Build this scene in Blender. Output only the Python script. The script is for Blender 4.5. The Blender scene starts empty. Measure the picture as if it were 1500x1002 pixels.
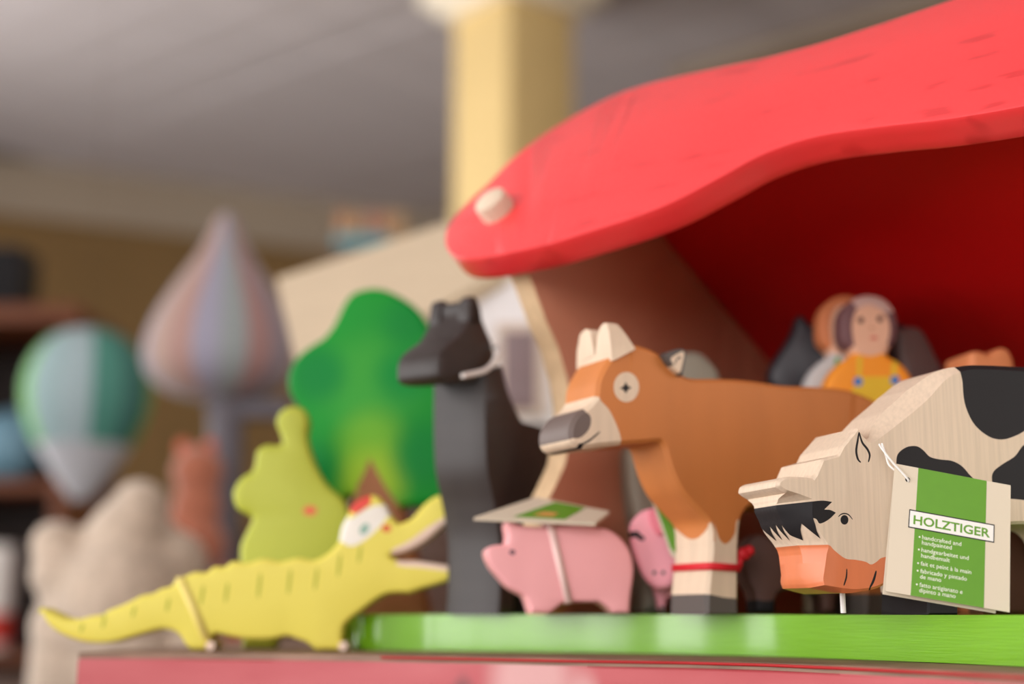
import bpy, bmesh, math, random
import numpy as np
from mathutils import Vector, Matrix
from mathutils.geometry import delaunay_2d_cdt
random.seed(4)
C = bpy.context.scene.collection
SC = bpy.context.scene

# ------------------------------------------------------------------ camera, world, lights, exposure
F = 2083.0                                   # focal length in pixels of the 1500 px wide photograph
PITCH = math.atan(397.5 / F)
TABLE_Z = 1.0
BOARD_T = 0.015
DECK_Z = TABLE_Z + BOARD_T                   # top of the stable's base board
EYE = np.array([0.0, 0.0, DECK_Z + 0.0005])
cp, sp_ = math.cos(PITCH), math.sin(PITCH)

cam = bpy.data.cameras.new('camera')
cam.lens = 36.0 * F / 1500.0
cam.sensor_width = 36.0
cam.clip_start = 0.01
cam.dof.use_dof = True
cam.dof.focus_distance = 0.452
cam.dof.aperture_fstop = 4.3
cam.dof.aperture_blades = 9
cam_o = bpy.data.objects.new('camera', cam)
C.objects.link(cam_o)
cam_o.location = EYE
cam_o.rotation_euler = (math.pi / 2 + PITCH, 0, 0)
SC.camera = cam_o

w = bpy.data.worlds.new('daylight')
SC.world = w
w.use_nodes = True
w.node_tree.nodes['Background'].inputs[0].default_value = (0.80, 0.88, 1.0, 1)
w.node_tree.nodes['Background'].inputs[1].default_value = 1.0

SC.view_settings.view_transform = 'Standard'
SC.view_settings.look = 'None'
SC.view_settings.gamma = 1.0
SC.view_settings.use_curve_mapping = False
SC.view_settings.exposure = 0.0


def area(name, loc, aim, sx, sy, power, col):
    l = bpy.data.lights.new(name, 'AREA')
    l.shape = 'RECTANGLE'
    l.size, l.size_y, l.energy, l.color = sx, sy, power, col
    o = bpy.data.objects.new(name, l)
    C.objects.link(o)
    o.location = loc
    d = Vector(aim) - Vector(loc)
    o.rotation_euler = d.to_track_quat('-Z', 'Y').to_euler()
    return o


# daylight by the room's windows, two of them added as fill (the panes themselves are modelled below)
LEFT_WINDOWS = ((-1.75, -.85), (-.62, .02), (.30, .85), (1.7, 3.9))  # the farthest-back window is unseen, added to brighten ceiling and background
for (y0_, y1_), pw in zip(LEFT_WINDOWS, (42, 31, 20, 78)):
    ym = (y0_ + y1_) / 2
    area('window_daylight', (-2.44, ym, 1.47), (0, ym, 1.75), y1_ - y0_, 1.95, pw, (1.0, 0.98, 0.97))
area('window_daylight', (-.9, -2.64, 1.72), (-.9, 0, 1.9), 1.6, 1.45, 62, (1.0, 0.98, 0.97))
area('window_daylight', (3.04, -.4, 1.72), (0, -.4, 1.9), 2.0, 1.4, 52, (1.0, 0.95, 0.9))  # unseen right window, added as fill for the sides turned right

# ------------------------------------------------------------------ pixel geometry helpers
def ray(x, y):
    u = (x - 750.0) / F
    v = (501.0 - y) / F
    return np.array([u, cp - v * sp_, sp_ + v * cp])


def unp(x, y, D):
    r = ray(x, y)
    return EYE + r * D / r[1]


def hit(x, y, P, n):
    r = ray(x, y)
    return EYE + r * (((np.array(P) - EYE) @ n) / (r @ n))


def srgb(c):
    out = []
    for v in c:
        v = v / 255.0
        out.append(v / 12.92 if v <= 0.04045 else ((v + 0.055) / 1.055) ** 2.4)
    return (out[0], out[1], out[2], 1.0)


# ------------------------------------------------------------------ materials
MATS = {}


def mat(name, rgb, rough=0.6, grain=0.0, gscale=(60, 60, 4), rgb2=None, bump=0.0, coat=0.0, crough=0.06, spec=0.4, sheen=0.0, contrast=(0.35, 0.65)):
    """Plain painted / raw material: colour with a stretched noise grain in object space."""
    if name in MATS:
        return MATS[name]
    m = bpy.data.materials.new(name)
    m.use_nodes = True
    nt = m.node_tree
    b = nt.nodes['Principled BSDF']
    b.inputs['Roughness'].default_value = rough
    b.inputs['Specular IOR Level'].default_value = spec
    b.inputs['Coat Weight'].default_value = coat
    b.inputs['Coat Roughness'].default_value = crough
    b.inputs['Sheen Weight'].default_value = sheen
    c1 = srgb(rgb)
    b.inputs['Base Color'].default_value = c1
    m.diffuse_color = c1
    if grain > 0 or bump > 0:
        tc = nt.nodes.new('ShaderNodeTexCoord')
        mp = nt.nodes.new('ShaderNodeMapping')
        mp.inputs['Scale'].default_value = gscale
        nz = nt.nodes.new('ShaderNodeTexNoise')
        nz.inputs['Scale'].default_value = 1.0
        nz.inputs['Detail'].default_value = 5.0
        nt.links.new(tc.outputs['Object'], mp.inputs['Vector'])
        nt.links.new(mp.outputs['Vector'], nz.inputs['Vector'])
        cr = nt.nodes.new('ShaderNodeValToRGB')
        c2 = srgb(rgb2) if rgb2 else tuple(min(1, v * (1 - grain)) for v in c1[:3]) + (1,)
        cr.color_ramp.elements[0].position = contrast[0]
        cr.color_ramp.elements[1].position = contrast[1]
        cr.color_ramp.elements[0].color = c2
        cr.color_ramp.elements[1].color = c1
        nt.links.new(nz.outputs['Fac'], cr.inputs['Fac'])
        nt.links.new(cr.outputs['Color'], b.inputs['Base Color'])
        if bump > 0:
            bp = nt.nodes.new('ShaderNodeBump')
            bp.inputs['Strength'].default_value = bump
            bp.inputs['Distance'].default_value = 0.001
            nt.links.new(nz.outputs['Fac'], bp.inputs['Height'])
            nt.links.new(bp.outputs['Normal'], b.inputs['Normal'])
    MATS[name] = m
    return m


def airbrush_mat(name, base, spots, rough=0.5):
    """Base colour with soft round sprayed patches: spots = [(x, z, radius, rgb)] in object space."""
    m = bpy.data.materials.new(name)
    m.use_nodes = True
    nt = m.node_tree
    b = nt.nodes['Principled BSDF']
    b.inputs['Roughness'].default_value = rough
    b.inputs['Specular IOR Level'].default_value = .15
    tc = nt.nodes.new('ShaderNodeTexCoord')
    prev = None
    for (x, z, r, rgb) in spots:
        mp = nt.nodes.new('ShaderNodeVectorMath')
        mp.operation = 'SUBTRACT'
        mp.inputs[1].default_value = (x, 0, z)
        nt.links.new(tc.outputs['Object'], mp.inputs[0])
        mu = nt.nodes.new('ShaderNodeVectorMath')
        mu.operation = 'MULTIPLY'
        mu.inputs[1].default_value = (1, 0, 1)
        nt.links.new(mp.outputs[0], mu.inputs[0])
        ln = nt.nodes.new('ShaderNodeVectorMath')
        ln.operation = 'LENGTH'
        nt.links.new(mu.outputs[0], ln.inputs[0])
        mr = nt.nodes.new('ShaderNodeMapRange')
        mr.interpolation_type = 'SMOOTHSTEP'
        mr.inputs['From Min'].default_value = r
        mr.inputs['From Max'].default_value = r * 0.25
        nt.links.new(ln.outputs['Value'], mr.inputs['Value'])
        mx = nt.nodes.new('ShaderNodeMix')
        mx.data_type = 'RGBA'
        mx.inputs[7].default_value = srgb(rgb)
        if prev is None:
            mx.inputs[6].default_value = srgb(base)
        else:
            nt.links.new(prev, mx.inputs[6])
        nt.links.new(mr.outputs['Result'], mx.inputs[0])
        prev = mx.outputs[2]
    nt.links.new(prev, b.inputs['Base Color'])
    return m


# ------------------------------------------------------------------ object helpers
def tag(o, label=None, cat=None, group=None, kind=None):
    if label: o['label'] = label
    if cat: o['category'] = cat
    if group: o['group'] = group
    if kind: o['kind'] = kind
    return o


def empty(name, loc, yaw=0.0):
    o = bpy.data.objects.new(name, None)
    o.empty_display_size = 0.02
    C.objects.link(o)
    o.location = loc
    o.rotation_euler = (0, 0, yaw)
    return o


def finish(me, angle=35):
    me.update()
    me.shade_smooth()
    me.set_sharp_from_angle(angle=math.radians(angle))


def obj(name, verts, faces, mats, parent=None, idx=None, angle=35):
    me = bpy.data.meshes.new(name)
    me.from_pydata([tuple(v) for v in verts], [], faces)
    for m in (mats if isinstance(mats, (list, tuple)) else [mats]):
        me.materials.append(m)
    if idx is not None:
        me.polygons.foreach_set('material_index', idx)
    finish(me, angle)
    o = bpy.data.objects.new(name, me)
    C.objects.link(o)
    if parent is not None:
        o.parent = parent
    return o


def bobj(name, bm, mats, parent=None, angle=35):
    bmesh.ops.recalc_face_normals(bm, faces=bm.faces)
    me = bpy.data.meshes.new(name)
    bm.to_mesh(me)
    bm.free()
    for m in (mats if isinstance(mats, (list, tuple)) else [mats]):
        me.materials.append(m)
    finish(me, angle)
    o = bpy.data.objects.new(name, me)
    C.objects.link(o)
    if parent is not None:
        o.parent = parent
    return o


def box(name, lo, hi, m, parent=None, bev=0.0, seg=2):
    bm = bmesh.new()
    bmesh.ops.create_cube(bm, size=1)
    for v in bm.verts:
        v.co = Vector([lo[k] + (v.co[k] + .5) * (hi[k] - lo[k]) for k in range(3)])
    if bev > 0:
        bmesh.ops.bevel(bm, geom=bm.edges[:], offset=bev, segments=seg, affect='EDGES', profile=0.5)
    return bobj(name, bm, m, parent)


def tube(name, pts, r, m, parent=None, n=8):
    """Round cord along world or local points."""
    P = [np.array(p, float) for p in pts]
    P = [np.array(q) for q in cr_open(P, 6)] if len(P) > 2 else P
    verts, faces = [], []
    for i, p in enumerate(P):
        t = P[min(i + 1, len(P) - 1)] - P[max(i - 1, 0)]
        t = t / (np.linalg.norm(t) + 1e-12)
        a = np.cross(t, [0, 0, 1.0])
        if np.linalg.norm(a) < 1e-3: a = np.cross(t, [0, 1.0, 0])
        a /= np.linalg.norm(a)
        b = np.cross(t, a)
        for k in range(n):
            an = 2 * math.pi * k / n
            verts.append(p + r * (math.cos(an) * a + math.sin(an) * b))
    for i in range(len(P) - 1):
        for k in range(n):
            k2 = (k + 1) % n
            faces.append((i * n + k, i * n + k2, (i + 1) * n + k2, (i + 1) * n + k))
    faces.append(tuple(range(n))[::-1])
    faces.append(tuple((len(P) - 1) * n + k for k in range(n)))
    return obj(name, verts, faces, m, parent)


def cr_open(P, n):
    out = []
    for i in range(len(P) - 1):
        p0, p1, p2, p3 = P[max(i - 1, 0)], P[i], P[i + 1], P[min(i + 2, len(P) - 1)]
        for k in range(n):
            t = k / n
            out.append(.5 * (2 * p1 + (p2 - p0) * t + (2 * p0 - 5 * p1 + 4 * p2 - p3) * t * t + (3 * p1 - p0 - 3 * p2 + p3) * t ** 3))
    out.append(P[-1])
    return out


def smooth(pts, n=6):
    """Closed Catmull-Rom through (x, y[, 'c']) points; 'c' keeps a corner sharp."""
    N = len(pts)
    P = [np.array(p[:2], float) for p in pts]
    c = [len(p) > 2 for p in pts]
    out = []
    for i in range(N):
        p1, p2 = P[i], P[(i + 1) % N]
        p0 = p1 if c[i] else P[i - 1]
        p3 = p2 if c[(i + 1) % N] else P[(i + 2) % N]
        if c[i]: p0 = p1 - (p2 - p1) * .5
        if c[(i + 1) % N]: p3 = p2 + (p2 - p1) * .5
        # centripetal-ish: limit tangents by the segment length
        L = np.linalg.norm(p2 - p1)
        t1 = (p2 - p0) * .5
        t2 = (p3 - p1) * .5
        for t in (t1, t2):
            l = np.linalg.norm(t)
            if l > 1.2 * L: t *= 1.2 * L / l
        for k in range(n):
            t = k / n
            h00 = 2 * t ** 3 - 3 * t * t + 1; h10 = t ** 3 - 2 * t * t + t
            h01 = -2 * t ** 3 + 3 * t * t; h11 = t ** 3 - t * t
            out.append(h00 * p1 + h10 * t1 + h01 * p2 + h11 * t2)
    return out


def resample(P, sp):
    """Subdivide a closed polygon so that no segment is longer than sp."""
    out = []
    for i in range(len(P)):
        a, b = P[i], P[(i + 1) % len(P)]
        L = np.linalg.norm(b - a)
        if L < sp * .05: continue
        k = max(1, int(math.ceil(L / sp)))
        for j in range(k): out.append(a + (b - a) * j / k)
    return out


def ccw(P):
    A = sum(P[i][0] * P[(i + 1) % len(P)][1] - P[(i + 1) % len(P)][0] * P[i][1] for i in range(len(P)))
    return P if A > 0 else P[::-1]


def pip(poly, p):
    x, y = p
    j = poly[-1]
    r = False
    for q in poly:
        if (q[1] > y) != (j[1] > y) and x < (j[0] - q[0]) * (y - q[1]) / (j[1] - q[1]) + q[0]: r = not r
        j = q
    return r


def inside(poly, pts):
    """Non-zero winding test of many points against one polygon."""
    p = np.array([q[:2] for q in poly]); q = np.roll(p, -1, axis=0)
    wn = np.zeros(len(pts), int)
    X, Y = pts[:, 0], pts[:, 1]
    for a, b in zip(p, q):
        if a[1] == b[1]: continue
        side = (b[0] - a[0]) * (Y - a[1]) - (X - a[0]) * (b[1] - a[1])
        if b[1] > a[1]: wn += ((Y >= a[1]) & (Y < b[1]) & (side > 0))
        else: wn -= ((Y >= b[1]) & (Y < a[1]) & (side < 0))
    return wn != 0


class Plane:
    """An upright plane in the room: point seen at pixel (px, py) at distance D, turned by yaw degrees."""
    def __init__(s, px, py, D, yaw, base):
        P = unp(px, py, D)
        s.yaw = math.radians(yaw)
        s.a = np.array([math.cos(s.yaw), math.sin(s.yaw), 0])
        s.n = np.array([math.sin(s.yaw), -math.cos(s.yaw), 0])
        s.P = np.array([P[0], P[1], base])

    def uv(s, x, y):
        X = hit(x, y, s.P, s.n) - s.P
        return np.array([X @ s.a, X[2]])

    def root(s, name):
        return empty(name, s.P, s.yaw)


def ellipse(cx, cy, rx, ry, n=18, rot=0):
    c, q = math.cos(rot), math.sin(rot)
    return [(cx + rx * math.cos(t) * c - ry * math.sin(t) * q, cy + rx * math.cos(t) * q + ry * math.sin(t) * c)
            for t in (2 * math.pi * k / n for k in range(n))]


def stroke(pts, wd):
    """Polygon of a brush stroke along pixel points, tapering at both ends."""
    P = [np.array(p, float) for p in pts]
    P = cr_open(P, 5)
    L, R = [], []
    for i, p in enumerate(P):
        t = P[min(i + 1, len(P) - 1)] - P[max(i - 1, 0)]
        t /= np.linalg.norm(t) + 1e-9
        nn = np.array([-t[1], t[0]])
        f = i / (len(P) - 1)
        h = wd * .5 * (0.25 + 0.75 * math.sin(math.pi * min(1, max(0, f))) ** .5)
        L.append(p + nn * h); R.append(p - nn * h)
    return [tuple(q) for q in L + R[::-1]]


def cutout(root, name, pl, outline, T, base_mat, regions=(), w=.001, d=None, mode='in', sp=.0012, y0=0.0, seg=2, nd=3, snap=True, raw=False, rings=None):
    """A sawn wooden shape: outline in the photograph -> the plane pl -> extruded by its thickness T away from it,
    edges eased by w. regions = [(part name or None, polygon px, material, label)] are painted areas; named ones become parts."""
    pts = outline if raw else smooth(outline)
    loc = [np.array(q) if raw else pl.uv(*q) for q in pts]
    if snap and not raw:
        for q in loc: q[1] = max(q[1], 0.0)
    if rings is not None:
        K = len(outline)
        par = [k / 6.0 for k in range(len(loc))]
        P2, Q2 = [], []
        for i in range(len(loc)):
            a, b = loc[i], loc[(i + 1) % len(loc)]
            k = max(1, int(math.ceil(np.linalg.norm(b - a) / sp)))
            for j in range(k):
                P2.append(a + (b - a) * j / k); Q2.append(par[i] + j / k / 6.0)
        A = sum(P2[i][0] * P2[(i + 1) % len(P2)][1] - P2[(i + 1) % len(P2)][0] * P2[i][1] for i in range(len(P2)))
        cps = [pl.uv(*q[:2]) for q in outline]
        offs = []
        for k in range(K):
            r, dk = rings[k]
            if isinstance(r, tuple):
                X = hit(r[0], r[1], pl.P - pl.n * dk, pl.n) - pl.P
                offs.append(np.array([X @ pl.a, X[2]]) - cps[k])
            else:
                e1 = cps[k] - cps[k - 1]; e2 = cps[(k + 1) % K] - cps[k]
                m = np.array([e1[1], -e1[0]]) / np.linalg.norm(e1) + np.array([e2[1], -e2[0]]) / np.linalg.norm(e2)
                m /= np.linalg.norm(m) + 1e-9
                offs.append(m * r * (1 if A > 0 else -1))
        OFF, DD = [], []
        for q in Q2:
            k = int(q) % K; t = q - int(q)
            OFF.append(offs[k] * (1 - t) + offs[(k + 1) % K] * t)
            DD.append(rings[k][1] * (1 - t) + rings[(k + 1) % K][1] * t)
        if A < 0: P2, OFF, DD = P2[::-1], OFF[::-1], DD[::-1]
        loc = P2
    else:
        loc = ccw(resample(loc, sp))
    N = len(loc)
    nr = []
    for i in range(N):
        e1 = loc[i] - loc[i - 1]; e2 = loc[(i + 1) % N] - loc[i]
        n1 = np.array([e1[1], -e1[0]]) / (np.linalg.norm(e1) + 1e-12)
        n2 = np.array([e2[1], -e2[0]]) / (np.linalg.norm(e2) + 1e-12)
        m = n1 + n2
        m /= np.linalg.norm(m) + 1e-9
        nr.append(m / max(.6, m @ n1))
    wf = w if callable(w) else (lambda q: w)
    wv = [wf(q) for q in loc]
    for _ in range(8):
        wv = [(wv[i - 1] + wv[i] * 2 + wv[(i + 1) % N]) / 4 for i in range(N)]
    def P(i, off, y):
        q = loc[i] + (OFF[i] * off if rings is not None else nr[i] * off)
        if snap: q = np.array([q[0], max(q[1], 0.0)])
        return (q[0], y0 + y, q[1])
    o0 = 0 if mode == 'out' else -1
    o1 = 1 if mode == 'out' else 0
    prof = []                                  # (offset factor, y factor of bevel, flag far side)
    for k in range(seg + 1):
        a = math.pi / 2 * k / seg
        if seg == 1: prof.append((o0 + k, k, 0))
        else: prof.append((o0 + math.sin(a), 1 - math.cos(a), 0))
    rows = []
    for i in range(N):
        dv = wv[i] * 1.0 if d is None else (d(loc[i]) if callable(d) else d)
        if rings is not None: dv = DD[i]; wv[i] = 1.0
        dv = min(dv, T * .45)
        r = [P(i, f * wv[i], y * dv) for f, y, _ in prof]
        for k in range(1, nd): r.append(P(i, o1 * wv[i], dv + (T - 2 * dv) * k / nd))
        r += [P(i, f * wv[i], T - y * dv) for f, y, _ in prof[::-1]]
        rows.append(r)
    M = len(rows[0])
    regs = []
    for (nm, poly, m, lab) in regions:
        lp = ccw([pl.uv(*q) for q in (smooth(poly, 4) if poly and len(poly) > 3 else poly)])
        regs.append((nm, lp, m, lab))
    cap = [np.array([rows[i][0][0], rows[i][0][2]]) for i in range(N)]
    # cap triangulation constrained to the paint outlines
    vs = [Vector(q) for q in cap]
    es = [(i, (i + 1) % N) for i in range(N)]
    for (_, lp, _, _) in regs:
        k = len(vs)
        vs += [Vector(q) for q in lp]
        es += [(k + i, k + (i + 1) % len(lp)) for i in range(len(lp))]
    V2, _, F2, _, _, _ = delaunay_2d_cdt(vs, es, [], 0, 1e-7)
    ctr = np.array([[sum(V2[k][0] for k in t) / 3, sum(V2[k][1] for k in t) / 3] for t in F2])
    rid_of = np.where(inside(cap, ctr), 0, -1)
    for k, (_, lp, _, _) in enumerate(regs): rid_of[(rid_of >= 0) & inside(lp, ctr)] = k + 1
    out = {}
    def add(rid, poly):
        vv, ff, key = out.setdefault(rid, ([], [], {}))
        ids = []
        for p in poly:
            kk = (round(p[0], 6), round(p[1], 6), round(p[2], 6))
            if kk not in key:
                key[kk] = len(vv); vv.append(p)
            ids.append(key[kk])
        if len(set(ids)) >= 3:
            ids2 = []
            for q in ids:
                if q not in ids2: ids2.append(q)
            ff.append(tuple(ids2))
    edge_ids = set()
    capa = np.array(cap)
    for k, (_, lp, _, _) in enumerate(regs):
        if inside(lp, capa).any(): edge_ids.add(k + 1)
    for tri, rid in zip(F2, rid_of.tolist()):
        if rid < 0: continue
        a = [(V2[k][0], V2[k][1]) for k in tri]
        A = sum(a[i][0] * a[(i + 1) % len(a)][1] - a[(i + 1) % len(a)][0] * a[i][1] for i in range(len(a)))
        if A < 0: a = a[::-1]
        add(rid, [(x, y0, z) for x, z in a])
        add(rid if rid in edge_ids else 0, [(x, y0 + T, z) for x, z in a[::-1]])
    boxes = [(min(q[0] for q in lp), max(q[0] for q in lp), min(q[1] for q in lp), max(q[1] for q in lp)) for _, lp, _, _ in regs]
    for i in range(N):
        j = (i + 1) % N
        mid = (cap[i] + cap[j]) / 2 - (nr[i] + nr[j]) * .00005
        rid = 0
        for k, (_, lp, _, _) in enumerate(regs):
            b = boxes[k]
            if b[0] <= mid[0] <= b[1] and b[2] <= mid[1] <= b[3] and pip(lp, mid): rid = k + 1
        for k in range(M - 1):
            add(rid, [rows[i][k], rows[i][k + 1], rows[j][k + 1], rows[j][k]])
    # unnamed regions share the body's mesh as further materials
    body_v, body_f, body_i, bmats = [], [], [], [base_mat]
    res = {'rows': rows, 'loc': loc, 'nr': nr}
    for rid, (vv, ff, _) in sorted(out.items()):
        if rid == 0 or regs[rid - 1][0] is None:
            k = len(body_v)
            body_v += vv
            body_f += [tuple(q + k for q in f) for f in ff]
            if rid == 0: mi = 0
            else:
                m = regs[rid - 1][2]
                if m not in bmats: bmats.append(m)
                mi = bmats.index(m)
            body_i += [mi] * len(ff)
        else:
            nm, _, m, lab = regs[rid - 1]
            o = obj(nm, vv, ff, m, root)
            if lab: o['label'] = lab
            res.setdefault(nm, []).append(o)
    if body_v:
        # weld the shell so that shading runs on across it
        key, vv, mp = {}, [], []
        for p in body_v:
            kk = (round(p[0], 6), round(p[1], 6), round(p[2], 6))
            if kk not in key: key[kk] = len(vv); vv.append(p)
            mp.append(key[kk])
        ff = [tuple(mp[q] for q in f) for f in body_f]
        res['body'] = obj(name, vv, ff, bmats, root, body_i)
    return res


def rimstrip(root, name, cut, i0, ends, mat_, lift=.00015, k0=0, k1=None, n=10):
    """Paint that runs over the sawn edge: from outline index i0 on to ends(t) (t along the thickness 0..1)."""
    rows, nr = cut['rows'], cut['nr']
    N = len(rows)
    R = np.array(rows)
    k1 = R.shape[1] - 1 if k1 is None else k1
    cols = np.linspace(k0, k1, 101)
    verts, faces = [], []
    for c in cols:
        t = (c - k0) / (k1 - k0)
        e = ends(c)
        a = int(math.floor(c)); b = min(a + 1, k1); fc = c - a
        for r in range(n + 1):
            u = i0 + (e - i0) * r / n
            i = int(math.floor(u)); j = i + 1; fu = u - i
            i %= N; j %= N
            p = (R[i, a] * (1 - fc) + R[i, b] * fc) * (1 - fu) + (R[j, a] * (1 - fc) + R[j, b] * fc) * fu
            nn = nr[i] * (1 - fu) + nr[j] * fu
            side = -1 if c < 1.01 else 0
            verts.append(p + np.array([nn[0], side * .8, nn[1]]) * lift)
    m = n + 1
    for c in range(len(cols) - 1):
        for r in range(n):
            faces.append((c * m + r, c * m + r + 1, (c + 1) * m + r + 1, (c + 1) * m + r))
    return obj(name, verts, faces, mat_, root)


def lathe(name, prof, m, parent=None, n=32, a0=0.0, a1=2 * math.pi, centre=(0, 0)):
    verts, faces = [], []
    full = abs(a1 - a0 - 2 * math.pi) < 1e-6
    cols = n if full else n + 1
    for (r, z) in prof:
        for k in range(cols):
            a = a0 + (a1 - a0) * k / n
            verts.append((centre[0] + r * math.cos(a), centre[1] + r * math.sin(a), z))
    for i in range(len(prof) - 1):
        for k in range(n):
            k2 = (k + 1) % cols
            faces.append((i * cols + k, i * cols + k2, (i + 1) * cols + k2, (i + 1) * cols + k))
    if full:
        faces.append(tuple(range(n))[::-1])
        faces.append(tuple((len(prof) - 1) * n + k for k in range(n)))
    return obj(name, verts, faces, m, parent)


def slab(name, P0, ex, ey, nrm, poly, T, m, parent=None, w=.001):
    """A board: outline poly (u, v) in the frame P0, ex, ey, its face towards nrm, thickness T behind the face."""
    o = cutout(parent, name, None, poly, T, m, w=w, raw=True, sp=.003, snap=False)['body']
    M = Matrix(((ex[0], -nrm[0], ey[0], P0[0]), (ex[1], -nrm[1], ey[1], P0[1]), (ex[2], -nrm[2], ey[2], P0[2]), (0, 0, 0, 1)))
    o.matrix_world = M if parent is None else parent.matrix_world.inverted() @ M
    if parent is not None:
        o.matrix_basis = parent_inv(parent) @ M
    return o


def parent_inv(p):
    m = Matrix.Translation(p.location) @ p.rotation_euler.to_matrix().to_4x4()
    return m.inverted()


def quadbox(name, corners, nrm, T, m, parent=None):
    """A card or board from four world corners (in order) and thickness T away from nrm."""
    c = [np.array(q, float) for q in corners]
    v = c + [q - np.array(nrm) * T for q in c]
    f = [(0, 1, 2, 3), (7, 6, 5, 4), (0, 4, 5, 1), (1, 5, 6, 2), (2, 6, 7, 3), (3, 7, 4, 0)]
    bm = bmesh.new()
    bv = [bm.verts.new(tuple(q)) for q in v]
    for q in f: bm.faces.new([bv[k] for k in q])
    o = bobj(name, bm, m, parent)
    if parent is not None: o.matrix_basis = parent_inv(parent)
    return o


# ------------------------------------------------------------------ materials used
RAW = mat('raw maple', (220, 198, 174), .6, gscale=(900, 900, 30), grain=.11, bump=.05, contrast=(.3, .6))
RAW_DULL = mat('raw wood', (222, 190, 150), .6, gscale=(500, 500, 20), grain=.15)
BLACK = mat('black paint', (30, 27, 29), .6, spec=.25)
RED = mat('red stain', (235, 42, 44), .5, gscale=(30, 30, 160), rgb2=(222, 30, 34), grain=.1, contrast=(.3, .55))
GREEN = mat('green lacquer', (116, 176, 24), .4, gscale=(60, 60, 1400), grain=.06, bump=.25, coat=.8, crough=.13)
GREY_HOOF = mat('dark grey paint', (88, 80, 76), .6)
STRING = mat('white string', (235, 230, 225), .7)
WHITE_PAPER = mat('cream card', (216, 202, 180), .55)

# ------------------------------------------------------------------ the room
def structure(o):
    o['kind'] = 'structure'
    return o

WALL = mat('olive wall paint', (138, 108, 66), .9, gscale=(2, 2, 2), grain=.12)
PLASTER = mat('pale plaster', (190, 180, 165), .9)
CEIL = mat('grey ceiling boards', (206, 196, 194), .8, gscale=(9, .6, 9), grain=.12)
CEIL_BACK = mat('ceiling joint shade', (120, 112, 110), .9)
FLOOR = mat('brown floor', (110, 80, 55), .6, gscale=(2, 20, 2), grain=.3)
FRAME = mat('white window frame', (225, 222, 215), .5)

XL, XR, YF, CZ = -2.3, 2.9, -2.5, 2.72
structure(box('floor', (XL - .1, YF - .1, -.05), (XR + .1, 9, 0), FLOOR))

WINDOWS = [0]
def wall_with_windows(name, axis, pos, a0, a1, holes, wz0, wz1, th):
    """A straight wall along the other axis with window openings, their frames, bars and panes."""
    root = structure(empty(name, (0, 0, 0)))
    def piece(n, u0, u1, z0, z1, t0=0., t1=th, m=PLASTER, par=root):
        lo = (min(pos + t0, pos + t1), u0, z0) if axis == 'x' else (u0, min(pos + t0, pos + t1), z0)
        hi = (max(pos + t0, pos + t1), u1, z1) if axis == 'x' else (u1, max(pos + t0, pos + t1), z1)
        return box(n, lo, hi, m, par)
    u = a0
    for (w0, w1) in list(holes) + [(a1, a1)]:
        piece('wall_panel', u, w0, 0, CZ)
        u = w1
    for (w0, w1) in holes:
        piece('wall_panel', w0, w1, 0, wz0); piece('wall_panel', w0, w1, wz1, CZ)
        WINDOWS[0] += 1
        win = structure(empty('window_%d' % WINDOWS[0], (0, 0, 0)))
        e = .05
        piece('window_frame', w0, w1, wz0, wz0 + e, th * .3, th * .6, FRAME, win)
        piece('window_frame', w0, w1, wz1 - e, wz1, th * .3, th * .6, FRAME, win)
        for q in np.linspace(w0, w1 - e, max(2, int((w1 - w0) / .45) + 1)): piece('window_bar', q, q + e, wz0 + e, wz1 - e, th * .3, th * .6, FRAME, win)
        zc = wz0 + (wz1 - wz0) * .55
        piece('window_bar', w0 + e, w1 - e, zc, zc + .05, th * .3, th * .6, FRAME, win)

wall_with_windows('wall_left', 'x', XL, YF, 4.5, LEFT_WINDOWS, .5, 2.45, -.1)
wall_with_windows('wall_right', 'x', XR, YF, 7.3, [(-1.4, .6)], 1.0, 2.4, .1)  # this opening is added for the fill from the right
wall_with_windows('wall_front', 'y', YF, XL, XR, [(-1.7, -.1)], 1.0, 2.45, -.1)

# the back wall stands askew to the view; the line where it meets the ceiling is seen at (0,215)-(650,310)
def on_z(x, y, z):
    r = ray(x, y)
    return EYE + r * ((z - EYE[2]) / r[2])
wa, wb = on_z(0, 232, CZ), on_z(650, 318, CZ)
wd = (wb - wa); wd[2] = 0; wd /= np.linalg.norm(wd)
wyaw = math.atan2(wd[1], wd[0])
def along_wall(name, s0, s1, z0, z1, t0, t1, m):
    o = box(name, (s0, t0, z0), (s1, t1, z1), m)
    o.location = (wa[0], wa[1], 0)
    o.rotation_euler = (0, 0, wyaw)
    return structure(o)
along_wall('wall_back', -.72, 5.6, 0, CZ, 0, .1, WALL)
along_wall('trim_1', -.7, 5.5, CZ - .22, CZ, -.03, 0, mat('beige cornice paint', (172, 156, 136), .8))
along_wall('baseboard_back', -.7, 5.5, 0, .14, -.02, 0, RAW_DULL)
along_wall('trim_2', -.7, 5.5, .14, 1.32, -.025, 0, mat('lower wall shade brown', (96, 62, 30), .6, gscale=(30, 30, 2), grain=.3))  # sheet added over the lower wall, its shadow put into the dark colour

ce = structure(empty('ceiling', (0, 0, CZ)))
box('ceiling_panel', (XL - .1, YF - .1, .02), (XR + .1, 9, .08), CEIL_BACK, ce)
UA = math.radians(-40)
pm = None
for k in range(54):
    v = -3.2 + k * .2
    # each board runs the room's breadth along the stable's front direction
    cx, cy = 0.3 - math.sin(UA) * v, 1.2 + math.cos(UA) * v
    if pm is None:
        q = box('plank', (-4.2, -.096, -.004), (4.2, .096, .02), CEIL, ce, bev=.004, seg=1)
        pm = q.data
    else:
        q = bpy.data.objects.new('plank', pm); C.objects.link(q); q.parent = ce
    q.location = (cx, cy, random.uniform(-.002, .002))
    q.rotation_euler = (0, 0, UA)

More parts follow.
